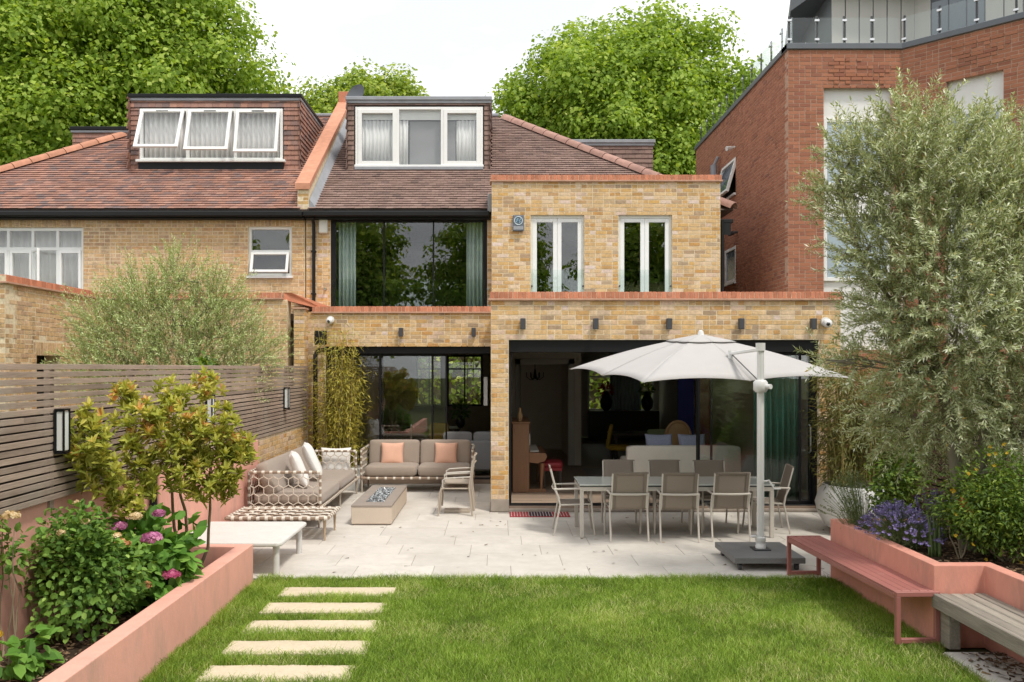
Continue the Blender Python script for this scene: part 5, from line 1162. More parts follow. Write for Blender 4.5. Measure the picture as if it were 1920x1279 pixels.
# --- red bench
RB = empty('slatted_bench', (3.52, 8.45, 0), R(2.4), label='low dusty-red metal bench against the right planter', cat='bench')
bw2, bl2, bh = .19, 1.2, .445
for k in range(5):
    x = -bw2+.004+k*(2*bw2)/5; MB().box(x, x+2*bw2/5-.005, -bl2+.035, bl2-.035, bh-.018, bh, .003).build('slat', 'red_bench', RB, world=False)
for s in (-1, 1):
    q = MB(); y0, y1 = (s*bl2-.02, s*bl2+.02)
    MB().box(-bw2, bw2, y0, y1, bh-.04, bh+.001, .003).build('end_rail', 'red_bench', RB, world=False); MB().box(-bw2+.04, bw2-.04, y0, y1, .01, .05, .003).build('floor_rail', 'red_bench', RB, world=False)
    for x in (-bw2+.0, bw2-.04): MB().box(x, x+.04, y0+.001, y1-.001, 0.0, bh-.04, .003).build('leg', 'red_bench', RB, world=False)
for x in (-bw2-.001, bw2-.029): MB().box(x, x+.03, -bl2+.021, bl2-.021, bh-.065, bh-.019, .003).build('side_rail', 'red_bench', RB, world=False)
# --- weathered timber bench in the niche
TBn = empty('timber_bench', (3.95, 6, 0), label='weathered grey timber bench built into the pink planter niche', cat='bench')
for k in range(4): MB().box(3.745+k*.104, 3.745+k*.104+.091, 3.2, 7.26, .385, .43+random.uniform(-.004, .003), .008).build('plank', 'old_timber', TBn)
MB().box(3.70, 3.743, 3.2, 7.27, .31, .432, .006).build('front_board', 'old_timber', TBn); MB().box(3.76, 3.86, 7.10, 7.24, 0, .384, .006).build('leg', 'old_timber', TBn); MB().box(3.76, 3.86, 4.8, 4.94, 0, .384, .006).build('leg', 'old_timber', TBn)
MB().box(3.90, 4.0, 3.2, 7.2, .30, .384).build('bearer', 'old_timber', TBn)
# ================================================================== THINGS INDOORS
def upholstered(lab, m, x, y, rz, cat='chair', h=.95):
    c = empty('upholstered_chair', (x, y, .1), R(rz), label=lab, cat=cat)
    MB().blob((0, 0, .45), (.24, .24, .06), (.25, .4)).build('seat', m, c, smooth=180, world=False); MB().blob((0, -.22, .70), (.23, .27, .045), (.25, .4), M=Matrix.Rotation(R(80), 3, 'X')).build('backrest', m, c, smooth=180, world=False)
    for sx in (-.2, .2):
        for sy in (-.2, .2): MB().bar((sx, sy, 0), (sx, sy, .42), .035).build('leg', 'dark_wood', c, world=False)
    return c
upholstered('mustard yellow upholstered chair at the indoor table', 'yellow_fabric', 2.75, 19.2, -100); upholstered('sage green upholstered chair back seen over the cream sofa', 'green_fabric', 3.35, 18.0, 0)
c = empty('carved_chair', (3.52, 16.6, .1), label='oval-backed carved armchair behind the cream sofa', cat='chair')
q = MB(); q.tube([(.24*math.cos(t), 0, .92+.28*math.sin(t)) for t in [2*math.pi*k/24 for k in range(25)]], .028, 8).build('back_frame', 'gilt', c, smooth=50, world=False)
MB().blob((0, .01, .92), (.215, .03, .25), (.9, .9)).build('back_pad', 'gilt', c, smooth=180, world=False); MB().blob((0, .24, .45), (.26, .25, .06), (.4, .5)).build('seat', 'gilt', c, smooth=180, world=False)
for sx in (-.2, .2):
    for sy in (.03, .45): MB().bar((sx, sy, 0), (sx, sy, .42), .04).build('leg', 'gilt', c, world=False)
def box_sofa(name, lab, m, x0, x1, y0, y1, zt, back_front=True):
    s = empty(name, ((x0+x1)/2, (y0+y1)/2, .1), label=lab, cat='sofa')
    yb = (y0, y0+.2) if back_front else (y1-.2, y1)
    MB().box(x0, x1, y0+.01, y1, .2, .45, .04).build('body', m, s)
    MB().blob(((x0+x1)/2, (yb[0]+yb[1])/2, (.22+zt)/2), ((x1-x0)/2, .10, (zt-.22)/2), (.08, .12), (40, 14)).build('back', m, s, smooth=60)
    for x in (x0+.08, x1-.08): MB().blob((x, (y0+y1)/2+.05, .46), (.09, (y1-y0)/2-.06, .24), (.2, .3), (24, 10)).build('arm', m, s, smooth=60)
    for x in (x0+.15, x1-.15):
        for y in (y0+.12, y1-.1): MB().bar((x, y, .1), (x, y, .21), .03).build('leg', 'steel', s)
    return s
cs_ = box_sofa('cream_sofa', 'cream sofa seen from behind, just inside the wide opening', 'cream_fabric', 2.32, 4.35, 15.2, 16.1, .95)
pillow('blue patterned cushion on top of the cream sofa, left one', 'bluepat', (2.95, 15.52, .90), .50, 70, 0, 0, .07); pillow('blue patterned cushion on top of the cream sofa, right one', 'bluepat', (3.55, 15.52, .90), .50, 70, 0, 0, .07)
gs = box_sofa('grey_sofa', 'grey sofa seen from behind inside the living room', 'grey_fabric', -1.16, .1, 17.75, 18.7, .82)
for k in range(2): MB().blob((-.83+k*.64, 17.98, .88), (.31, .09, .12), (.2, .4), (24, 10)).build('back_cushion', 'grey_fabric', gs, smooth=60)
PN = empty('upright_piano', (.5, 16, .1), label='brown upright piano side-on against the left wall of the room', cat='piano')
MB().box(.28, .58, 15.35, 16.85, .1, 1.34, .008).build('case', 'walnut', PN); MB().box(.265, .60, 15.33, 16.87, 1.34, 1.37, .006).build('lid', 'walnut', PN)
MB().prism([(.58, .82), (.88, .80), (.90, .74), (.86, .66), (.72, .62), (.58, .64)], 15.37, 16.83, ax=1).build('key_bed', 'walnut', PN); MB().box(.60, .76, 15.45, 16.75, .823, .84).build('keyboard', 'keys', PN)
for y in (15.42, 16.76): MB().tube([(.80, y, .1), (.80, y, .25), (.82, y, .62)], [.03, .025, .045], 10).build('leg', 'walnut', PN, smooth=40)
MB().box(.58, .88, 15.38, 15.46, .1, .16, .004).build('toe_block', 'walnut', PN); MB().box(.59, .62, 15.9, 16.4, .9, 1.12, .002).build('sheet_music', 'keys', PN)
q = MB(); q.lathe([(.03, 0), (.05, .08), (.02, .2), (.03, .24)], 14, (.42, 15.6, 1.37)).build('ornament', 'gilt', smooth=40, label='small gilt ornament standing on the piano', cat='ornament')
ps = empty('piano_stool', (1.02, 16.0, .1), label='red leather piano stool beside the piano', cat='stool'); MB().blob((1.02, 16.0, .55), (.2, .32, .06), (.3, .4)).build('seat', 'red_leather', ps, smooth=180); MB().box(.84, 1.2, 15.7, 16.3, .44, .51, .01).build('apron', 'red_leather', ps)
for sx in (.87, 1.17):
    for sy in (15.73, 16.27): MB().bar((sx, sy, .1), (sx, sy, .45), .035).build('leg', 'dark_wood', ps)
it = empty('indoor_table', (3.2, 19.6, .1), label='dark indoor dining table behind the cream sofa', cat='table'); MB().box(2.6, 4.4, 19.3, 20.2, .80, .85, .006).build('table_top', 'dark_wood', it)
for sx in (2.7, 4.3):
    for sy in (19.4, 20.1): MB().bar((sx, sy, .1), (sx, sy, .8), .07).build('leg', 'dark_wood', it)
VASES = []
sb = MB().box(2.9, 5.1, 26.8, 27.3, .1, .98, .01).build('sideboard', 'dark_wood', label='dark sideboard under the street window', cat='sideboard')
for x, l, m in ((3.45, 'dark red bushy vase arrangement under the street window', 'red_art'), (4.75, 'dark lidded vase on the sideboard', 'vase_dark')):
    q = MB(); q.lathe([(.08, 0), (.17, .12), (.2, .3), (.12, .48), (.07, .55), (.1, .62)], 18, (x, 27.0, .98)); o = q.build('vase', 'vase_dark', smooth=50, label=l, cat='vase'); VASES.append((o, (x, 27.0, 1.66), m))
MB().box(1.9, 4.9, 16.3, 19.0, .1005, .108).build('rug', 'rug', label='pale grey rug on the indoor floor behind the cream sofa', cat='rug')
for a, b, m, l in ((3.86, 4.2, 'blue_art', 'deep blue hanging panel inside the dining room'), (4.25, 4.55, 'red_art', 'dark red hanging panel inside the dining room')): MB().box(a, b, 18.2, 18.24, .4, 2.5, .004).build('wall_hanging', m, label=l, cat='hanging')
curtain('curtain', None, 4.35, 5.16, .11, 2.6, YR+.55, 'curtain_green', .045, .1, label='dark green curtain behind the right-hand sliding doors', cat='curtain')
ch = empty('chandelier', (1.0, 22.5, 2.1), label='small black chandelier in the hall doorway', cat='chandelier'); q = MB(); q.tube([(1.0, 22.5, 2.95), (1.0, 22.5, 2.2)], .012, 6); q.lathe([(.01, 2.05), (.05, 2.1), (.03, 2.2), (.02, 2.3)], 10, (1.0, 22.5, 0)).build('stem', 'black_metal', ch)
for k in range(6):
    t_ = k*math.pi/3; cx, sx = math.cos(t_), math.sin(t_); MB().tube([(1.0, 22.5, 2.1), (1+.12*cx, 22.5+.12*sx, 2.02), (1+.22*cx, 22.5+.22*sx, 2.1), (1+.22*cx, 22.5+.22*sx, 2.22)], .01, 6).build('arm', 'black_metal', ch)
lt = empty('living_room_table', (-1.9, 21, .1), label='dark table in the depth of the living room', cat='table'); MB().box(-2.8, -.9, 20.6, 21.5, .82, .87, .005).build('table_top', 'dark_wood', lt)
for sx in (-2.7, -1.0):
    for sy in (20.7, 21.4): MB().bar((sx, sy, .1), (sx, sy, .82), .07).build('leg', 'dark_wood', lt)
upholstered('yellow-green chair in the depth of the living room', 'yellow_fabric', -1.35, 19.6, 180)
q = MB(); q.lathe([(.06, 0), (.12, .1), (.09, .25), (.05, .3)], 14, (-.9, 21.0, .87)); vz = q.build('vase', 'vase_dark', smooth=50, label='dark vase with foliage on the living room table', cat='vase'); VASES.append((vz, (-.9, 21, 1.28), 'vase_dark'))
MB().box(-.28, -.2, 17.9, 18.6, 1.55, 2.15, .004).build('white_panel', 'plastic_white', label='white framed panel on the living room side wall', cat='picture')
MB().box(2.62, 2.92, YM+1.2, YM+1.22, 4.05, 4.45, .003).build('picture_frame', 'black_metal', label='black framed picture upstairs behind the right french doors', cat='picture')
# ================================================================== PLANTS
TPL = {
 'slim': (np.array([(0, 0, 0), (.45, .5, .02), (1, 0, -.03), (.45, -.5, .02)]), np.array([(0, 3, 2, 1)])),
 'broad': (np.array([(0, 0, 0), (.30, .46, .07), (.70, .40, .05), (1, 0, -.10), (.70, -.40, .05), (.30, -.46, .07)]), np.array([(0, 3, 2, 1), (0, 5, 4, 3)])),
 'lobed': (np.array([(0, 0, 0), (.55, .22, .02), (1, 0, -.08), (.55, -.22, .02), (.62, .66, -.05), (.18, .42, .03), (.62, -.66, -.05), (.18, -.42, .03)]), np.array([(0, 3, 2, 1), (0, 1, 4, 5), (0, 7, 6, 3)])),
 'maple': (np.array([(0, 0, 0), (.28, .52, .05), (.62, .34, .02), (1, 0, -.10), (.62, -.34, .02), (.28, -.52, .05)]), np.array([(0, 3, 2, 1), (0, 5, 4, 3)])),
 'rhomb': (np.array([(0, 0, 0), (.42, .5, .05), (1, 0, -.08), (.42, -.5, .05)]), np.array([(0, 3, 2, 1)])),
 'petal': (np.array([(0, 0, 0), (.6, .5, .1), (1, 0, .12), (.6, -.5, .1)]), np.array([(0, 3, 2, 1)])),
}
def norm(a): return a/np.maximum(np.linalg.norm(a, axis=1, keepdims=True), 1e-9)
def frames(Fw, Up):
    Fw = norm(Fw); Sd = norm(np.cross(Up, Fw)); Up = np.cross(Fw, Sd); return Fw, Sd, Up
def leaves(C, Fw, Up, L, W, tpl):
    T, Fc = TPL[tpl]; Fw, Sd, Up = frames(Fw, Up); n = len(C); L = np.broadcast_to(L, n); W = np.broadcast_to(W, n)
    V = C[:, None]+Fw[:, None]*(T[None, :, 0:1]*L[:, None, None])+Sd[:, None]*(T[None, :, 1:2]*W[:, None, None])+Up[:, None]*(T[None, :, 2:3]*L[:, None, None])
    k = len(T); return V.reshape(-1, 3), (Fc[None]+k*np.arange(n)[:, None, None]).reshape(-1, Fc.shape[1]), len(Fc)
def leaf_obj(name, parent, m, C, Fw, Up, L, W, tpl, rnd, **kw):
    V, Fc, k = leaves(C, Fw, Up, L, W, tpl); return fast_obj(name, V, Fc, np.repeat(rnd, k), m, parent, **kw)
def rdir(n): return norm(rng.normal(size=(n, 3)))
def leaf_parts(name, parent, m, C, Fw, Up, L, W, tpl, rnd, limit=300, size=1.):
    """the nearest leaves as objects that share a few meshes, the rest as one mesh"""
    L = np.broadcast_to(L, len(C)).copy(); W = np.broadcast_to(W, len(C)).copy()
    order = np.argsort(C[:, 1]-L*2); sel, rest = order[:limit], order[limit:]
    T, Fc = TPL[tpl]; nv = 10; asp = float(np.mean(W/L)); ms = []
    for i in range(nv):
        mb = MB(); mb.add([(a, b*asp, c+random.uniform(-.02, .02)) for a, b, c in T], [tuple(f) for f in Fc], a=(i+.5)/nv); o = mb.build(name, m, attr=True); ms.append(o.data); bpy.data.objects.remove(o)
    F_, S_, U_ = frames(Fw[sel], Up[sel])
    for k, i in enumerate(sel):
        f, s, u = F_[k]*L[i], S_[k]*L[i], U_[k]*L[i]; c = C[i]
        M = Matrix(((f[0], s[0], u[0], c[0]), (f[1], s[1], u[1], c[1]), (f[2], s[2], u[2], c[2]), (0, 0, 0, 1)))
        inst(name, ms[min(nv-1, int(rnd[i]*nv))], M, parent)
    if len(rest): leaf_obj('foliage', parent, m, C[rest], Fw[rest], Up[rest], L[rest], W[rest], tpl, rnd[rest], kind='stuff')
def limb(mb, p, q, r0, r1, wob=.08, n=6, seg=7, mi=0):
    p, q = np.array(p, float), np.array(q, float); d = np.linalg.norm(q-p); o = rng.normal(size=3)*wob*d
    pts = [tuple(p+(q-p)*t+o*math.sin(math.pi*t)+rng.normal(size=3)*wob*d*.15*(0 < t < 1)) for t in np.linspace(0, 1, seg)]
    mb.tube(pts, [r0+(r1-r0)*t for t in np.linspace(0, 1, seg)], n, mi=mi); return pts
def crown_tree(name, lab, loc, h_fork, blobs, m_leaf, nleaf, leafL, trunk_r, group, bark='bark', clump=.75):
    """blobs: (x, y, z, r); leaves sit in clumps over each bough"""
    t = empty(name, loc, label=lab, cat='tree', group=group); mb = MB(); fork = (loc[0], loc[1], h_fork)
    limb(mb, loc, fork, trunk_r, trunk_r*.7, .02, 10)
    for (x, y, z, r) in blobs: limb(mb, fork, (fork[0]+(x-fork[0])*.7, fork[1]+(y-fork[1])*.7+.6, fork[2]+(z-fork[2])*.7), trunk_r*.30, trunk_r*.06, .07, 6)
    mb.build('trunk', bark, t, smooth=60)
    Cs = []; Fs = []; Us = []
    tot = sum(b[3]**2 for b in blobs)
    for (x, y, z, r) in blobs:
        n = int(nleaf*r*r/tot); nc = max(6, int(n/60)); d = rdir(nc); d[:, 2] = np.abs(d[:, 2])*.9-.25*rng.random(nc); d = norm(d)
        cc = np.array((x, y, z))+d*r*np.where(rng.random((nc, 1)) < .16, 1.0+.32*rng.random((nc, 1)), rng.random((nc, 1))**.35)*np.array((1, 1, .95))
        k = rng.integers(0, nc, n); e = rdir(n); rr = clump*(.35+.65*rng.random((n, 1))**.5)*(.75+.5*rng.random((nc, 1))[k]); C = cc[k]+e*rr*np.array((1, 1, .7))
        fill = rng.random(n) < .28; C[fill] = np.array((x, y, z))+rdir(int(fill.sum()))*r*1.02*rng.random((int(fill.sum()), 1))**.4
        out = norm(C-np.array((x, y, z))); up = norm(out*.6+e*.5+np.array((0, 0, .8))+rng.normal(size=(n, 3))*.45)
        fw = norm(np.cross(up, rdir(n))+np.array((0, 0, -.35))); Cs.append(C); Fs.append(fw); Us.append(up)
    C = np.concatenate(Cs); n = len(C); L = leafL*(.65+.7*rng.random(n))
    leaf_obj('crown', t, m_leaf, C, np.concatenate(Fs), np.concatenate(Us), L, L*.85, 'rhomb', np.clip(rng.beta(2.0, 2, n), 0, 1))
    return t
def boughs(c, r, n, rb, zmin=-9, yflat=1.):
    out = []                                  # boughs spread evenly over the crown, some inside
    for k in range(n):
        zz = 1-2*(k+.5)/n; a = k*2.39996; q = math.sqrt(1-zz*zz); d = (q*math.cos(a), q*math.sin(a), zz); m_ = random.uniform(.60, .80) if k % 4 else random.uniform(.2, .5)
        out.append((c[0]+d[0]*r[0]*m_+random.uniform(-.3, .3), c[1]+d[1]*r[1]*m_*yflat, max(zmin, c[2]+d[2]*r[2]*m_), rb*random.uniform(.8, 1.15)))
    return out
TG = 'plane trees behind the houses'
crown_tree('plane_tree', 'large bright green plane tree behind the left house', (-15.5, 33, 0), 6.5, boughs((-15.6, 32, 12.3), (7.2, 5.5, 6.6), 34, 2.2, 6.5)+[(-9.2, 33, 10.9, 1.6), (-10.2, 33, 13.2, 1.8), (-11.0, 32, 15.3, 1.8), (-9.6, 33, 9.6, 1.4), (-12.6, 31, 16.5, 2.0), (-20.5, 30, 9.2, 2.2), (-18.5, 29, 8.3, 2.0), (-15.5, 29, 8.6, 2)], 'plane_leaf', 200000, .165, .55, TG, clump=.75)
crown_tree('plane_tree', 'low far plane tree showing between the two dormers', (-6.3, 41, 0), 9, boughs((-6.2, 41, 13.4), (3.0, 2.6, 3.0), 14, 1.2, 11)+[(-8.2, 41, 15.0, 1.0), (-6.7, 41, 15.7, 1.0), (-4.9, 41, 15.6, 1.0), (-3.9, 41, 14.8, .9), (-9.0, 41, 14.3, .9), (-3.6, 41, 13.4, .9)], 'far_leaf', 34000, .185, .4, TG)
crown_tree('plane_tree', 'rounded bright green plane tree behind the upper brick block', (5.0, 34, 0), 6.5, boughs((4.9, 33.5, 11.0), (5.0, 4.2, 4.4), 30, 1.7, 7.0)+[(.9, 33, 10.6, 1.3), (1.3, 33, 12.6, 1.3), (2.7, 33, 14.0, 1.3), (4.4, 33, 14.6, 1.2), (6.2, 33, 15.0, 1.3), (7.8, 33, 14.8, 1.2), (9.0, 33, 13.2, 1.2), (9.2, 33, 11, 1.5), (7.0, 32, 9, 1.8), (4, 32, 9, 1.8), (6.6, 31, 7.6, 1.4), (9.2, 32, 8.6, 1.4)], 'plane_leaf', 150000, .16, .5, TG, clump=.65)
crown_tree('plane_tree', 'yellow-green far tree peeping out at the edge of the left plane tree', (-11.4, 45, 0), 9, boughs((-11.6, 45, 14.0), (2.6, 2, 3.2), 10, 1.4, 11), 'far_leaf', 16000, .20, .4, TG)
# trees at the end of the garden, behind the photographer, as the windows mirror them
GG = 'trees at the end of the garden'
for x, y, z, r, l in ((-9, -16, 5, 4.2, 'broad garden tree behind the viewer on the left'), (-.5, -18, 5.2, 4.4, 'broad garden tree behind the viewer in the middle'), (8.5, -16, 5, 4.0, 'broad garden tree behind the viewer on the right'), (16, -12, 4.6, 3.6, 'garden tree far behind the viewer on the right'), (-17, -11, 4.6, 3.6, 'garden tree far behind the viewer on the left')):
    crown_tree('garden_tree', l, (x, y, 0), 2.2, boughs((x, y, z+2.2), (r, 2.5, r*1.35), 24, r*.42, .9), 'plane_leaf', 16000, .30, .35, GG)
hd = empty('clipped_hedge', (1, 31.5, 0), label='green hedge across the street seen through the rooms', cat='hedge')
n = 9000; C = np.column_stack((rng.uniform(-8, 11, n), 31.5+rng.normal(size=n)*.5, rng.uniform(0, 3.4, n))); leaf_obj('foliage', hd, 'far_leaf', C, rdir(n), norm(rng.normal(size=(n, 3))+np.array((0, -.8, .8))), .22, .16, 'broad', rng.random(n)); MB().box(-8, 11, 31.4, 31.6, 0, 3).build('stems', 'bark', hd)
# ---- olives: twigs with opposite narrow leaves
def twig_tree(name, lab, cat, stems, blobs, center, ntw, m_leaf, L, W, nodes=17, tl=(.28, .55), bark='olive_bark', droop=.25, sp=.026, trunkpts=None):
    t = empty(name, trunkpts[0][0], label=lab, cat=cat); mb = MB()
    for pts, r0, r1 in stems: mb.tube(pts, list(np.linspace(r0, r1, len(pts))), 9)
    src = [np.array(p) for pts, _, _ in stems for p in pts[1:]]
    for b in blobs:
        s = min(src, key=lambda q: np.linalg.norm(q-np.array(b[:3]))+max(0, q[2]-b[2])*1.5); limb(mb, s, b[:3], .02, .006, .09, 6)
        for _ in range(4): limb(mb, np.array(b[:3])*.75+s*.25, np.array(b[:3])+rdir(1)[0]*b[3]*.8, .008, .003, .1, 5)
    mb.build('trunk', bark, t, smooth=60)
    w_ = np.array([b[3]**2.2 for b in blobs]); w_ /= w_.sum(); k = rng.choice(len(blobs), ntw, p=w_); B = np.array(blobs)[k]
    d0 = rdir(ntw); P0 = B[:, :3]+d0*B[:, 3:]*(rng.random((ntw, 1))**.5)*.95
    dr = norm(norm(P0-np.array(center))*.55+d0*.5+np.array((0, 0, .45))+rng.normal(size=(ntw, 3))*.35); Lt = rng.uniform(tl[0], tl[1], (ntw, 1))
    bend = np.array((0, 0, -1.))*droop*rng.uniform(.3, 1.5, (ntw, 1)); br = .0025
    tw = MB(); ts = np.linspace(0, 1, 4); PT = np.stack([P0+dr*Lt*s+bend*Lt*s*s for s in ts], 1)
    sd = norm(np.cross(dr, rng.normal(size=(ntw, 3)))); V = np.zeros((ntw, 4, 3, 3))
    up2 = np.cross(dr, sd)
    for a in range(3): V[:, :, a] = PT+(sd*math.cos(a*2.094)+up2*math.sin(a*2.094))[:, None]*(br*np.array((1.3, 1., .8, .4)))[None, :, None]
    idx = np.array([(s*3+a, s*3+(a+1) % 3, (s+1)*3+(a+1) % 3, (s+1)*3+a) for s in range(3) for a in range(3)])
    fast_obj('twigs', V.reshape(-1, 3), (idx[None]+12*np.arange(ntw)[:, None, None]).reshape(-1, 4), np.full(ntw*9, .5), 'twig', t)
    Cs, Fs, Us = [], [], []
    for j in range(nodes):
        s = (j+1)/nodes*.98+.02; c = P0+dr*Lt*s+bend*Lt*s*s; tan = norm(dr+2*bend*s); a = rng.random(ntw)*6.28 if j % 2 == 0 else a+1.57
        q = sd*np.cos(a)[:, None]+np.cross(tan, sd)*np.sin(a)[:, None]
        for sg in (1, -1):
            keep = rng.random(ntw) < .9; Cs.append(c[keep]); Fs.append((tan*.75+q*sg*.8+rng.normal(size=(ntw, 3))*.22)[keep]); Us.append((tan*.5-q*sg*.3+np.array((0, 0, .7))+rng.normal(size=(ntw, 3))*.4)[keep])
    C = np.concatenate(Cs); n = len(C)
    rn = np.clip(rng.beta(1.8, 2.0, n), 0, .955); rn = np.where(rng.random(n) < .006, .99, rn)
    leaf_obj('crown', t, m_leaf, C, np.concatenate(Fs), np.concatenate(Us), L*(.7+.5*rng.random(n)), W*(.8+.4*rng.random(n)), 'slim', rn)
    return t
# big olive on the right; bough centres in metres
OB = [(3.48, 8.3, 4.42, .27), (3.98, 8.2, 4.58, .34), (4.60, 8.4, 4.50, .36), (3.40, 8.4, 4.02, .28), (3.88, 8.1, 4.08, .44), (4.50, 8.2, 4.05, .48), (5.02, 8.4, 3.92, .50), (3.58, 8.2, 3.50, .34), (4.10, 8.0, 3.45, .50), (4.76, 8.1, 3.28, .56), (3.85, 8.3, 2.95, .36), (4.32, 8.0, 2.74, .50), (4.92, 8.1, 2.55, .54), (3.98, 8.4, 2.38, .32), (4.30, 8.2, 2.08, .36), (4.90, 8.2, 1.90, .36), (3.20, 8.3, 2.42, .10), (3.50, 8.4, 2.40, .13), (3.95, 8.7, 1.95, .22), (4.5, 8.9, 1.66, .32), (5.0, 8.9, 1.55, .32), (4.1, 8.7, 1.76, .24), (5.3, 8.6, 4.45, .42), (5.4, 8.6, 3.2, .48)]
OST = [([(4.62, 8.35, .55), (4.52, 8.33, 1.1), (4.42, 8.3, 1.7), (4.28, 8.28, 2.3), (4.14, 8.28, 2.9), (4.05, 8.25, 3.6), (4.0, 8.2, 4.4)], .075, .02), ([(4.60, 8.4, .55), (4.72, 8.35, 1.3), (4.80, 8.3, 2.1), (4.82, 8.3, 3.0), (4.75, 8.3, 4.0)], .06, .018), ([(4.5, 8.33, 1.1), (5.0, 8.2, 1.6), (5.3, 8.3, 2.2), (5.3, 8.4, 3.0)], .04, .015), ([(4.32, 8.3, 2.1), (3.9, 8.3, 2.9), (3.55, 8.3, 3.4), (3.35, 8.35, 4.1)], .028, .01)]
twig_tree('olive_tree', 'tall silvery olive tree in the right-hand planter', 'tree', OST, OB, (4.4, 8.3, 3.0), 3700, 'olive_leaf', .058, .0145, tl=(.22, .42), droop=.10, nodes=19, trunkpts=[[(4.61, 8.37, .55)]])
NB = [(-5.0, 13.4, 3.75, .40), (-4.5, 13.5, 3.35, .45), (-5.6, 13.4, 3.35, .50), (-6.2, 13.5, 2.95, .50), (-5.1, 13.2, 3.0, .60), (-4.3, 13.6, 2.85, .50), (-5.7, 13.2, 2.6, .60), (-4.7, 13.2, 2.45, .60), (-6.4, 13.5, 2.35, .42), (-3.98, 14.0, 2.55, .40), (-5.2, 13.2, 2.0, .6), (-4.3, 13.5, 2.1, .5), (-6.0, 13.3, 1.9, .5)]
twig_tree('olive_shrub', 'pale yellow-green olive shrub beyond the left fence', 'shrub', [([(-5.0, 13.6, 0), (-4.98, 13.6, 1.0), (-4.92, 13.55, 2.0), (-4.80, 13.5, 3.0), (-4.72, 13.5, 3.7)], .05, .01), ([(-5.0, 13.6, .3), (-5.4, 13.5, 1.4), (-5.8, 13.4, 2.4)], .035, .01)], NB, (-5.1, 13.5, 1.6), 2100, 'shrub_olive_leaf', .055, .014, nodes=15, tl=(.3, .6), droop=.12, trunkpts=[[(-5.0, 13.6, 0)]])
# ---- small red-tipped tree in the left planter
def rosette_tree():
    t = empty('photinia_tree', (-3.2, 8.7, .17), label='small multi-stemmed tree with red-tipped yellow-green leaves in the left planter', cat='tree'); mb = MB()
    tops = []
    base = [(-3.20, 8.72, .15), (-3.17, 8.68, .15), (-3.14, 8.72, .15), (-3.24, 8.76, .15)]
    ends = [(-3.42, 8.0, 1.15), (-3.12, 8.4, 1.25), (-2.86, 8.5, 1.15), (-3.20, 8.3, 1.3)]
    for b, e in zip(base, ends):
        pts = limb(mb, b, e, .02, .012, .06, 7); 
        for _ in range(6):
            q = np.array(e)+np.array((random.uniform(-.42, .42), random.uniform(-.4, .35), random.uniform(.05, .75))); limb(mb, e, q, .007, .003, .08, 5); tops.append(q)
    mb.build('trunk', 'twig', t, smooth=60)
    P = []
    bl = [(-3.58, 7.45, 1.86, .17), (-3.50, 7.55, 1.42, .22), (-3.52, 7.4, 1.62, .2), (-3.30, 7.8, 1.80, .26), (-3.05, 8.1, 1.78, .30), (-2.78, 8.3, 1.74, .28), (-2.60, 8.4, 1.45, .24), (-3.12, 8.2, 2.08, .17), (-2.88, 8.5, 2.16, .15), (-3.45, 7.9, 2.08, .12), (-3.20, 7.9, 1.38, .27), (-2.90, 8.2, 1.30, .26), (-3.35, 7.7, 1.12, .15), (-2.72, 8.4, 1.22, .2), (-3.05, 8.5, 1.6, .3), (-2.50, 8.5, 1.55, .14)]
    for (x, y, z, r) in bl:
        k = int(50*(r/.3)**2)+10
        for _ in range(k): P.append((np.array((x, y, z))+rdir(1)[0]*r*random.random()**.4*np.array((1, 1, .95)), np.array((x, y, z-.2))))
    C, F_, U_, rn = [], [], [], []
    for p, c in P:
        ax = unit((p-c)*.8+np.array((0, -.15, .35))+rng.normal(size=3)*.25); tint = random.random(); red = p[2] > 1.55 and random.random() < .22
        for k in range(11):
            a = k*2.4; s = unit(np.cross(ax, (math.cos(a), math.sin(a), .31))); o = .035*(k/11)
            C.append(p+ax*(o-.03)); F_.append(s*(.95-.04*k)+ax*(.15+.09*k)+np.array((0, 0, -.18 if k < 5 else 0.))); U_.append(ax-s*.3+rng.normal(size=3)*.15); rn.append(np.clip((.12+.5*tint*random.random()+.035*k) if not red else (.45+.05*k+.1*random.random()), 0, .99))
    C = np.array(C); n = len(C); leaf_parts('leaf', t, 'photinia_leaf', C, np.array(F_), np.array(U_), .085*(.75+.45*rng.random(n)), .032*np.ones(n), 'broad', np.array(rn), 300)
rosette_tree()
# ---- bouquets in the indoor vases
for o, c, m in VASES:
    n = 90; d = rdir(n); C = np.array(c)+d*np.array((.2, .16, .2))*rng.random((n, 1))**.5; leaf_obj('bouquet', o, 'red_bloom' if m == 'red_art' else 'rose_leaf', C, d, rdir(n), .11, .07, 'broad', rng.random(n)*.5)
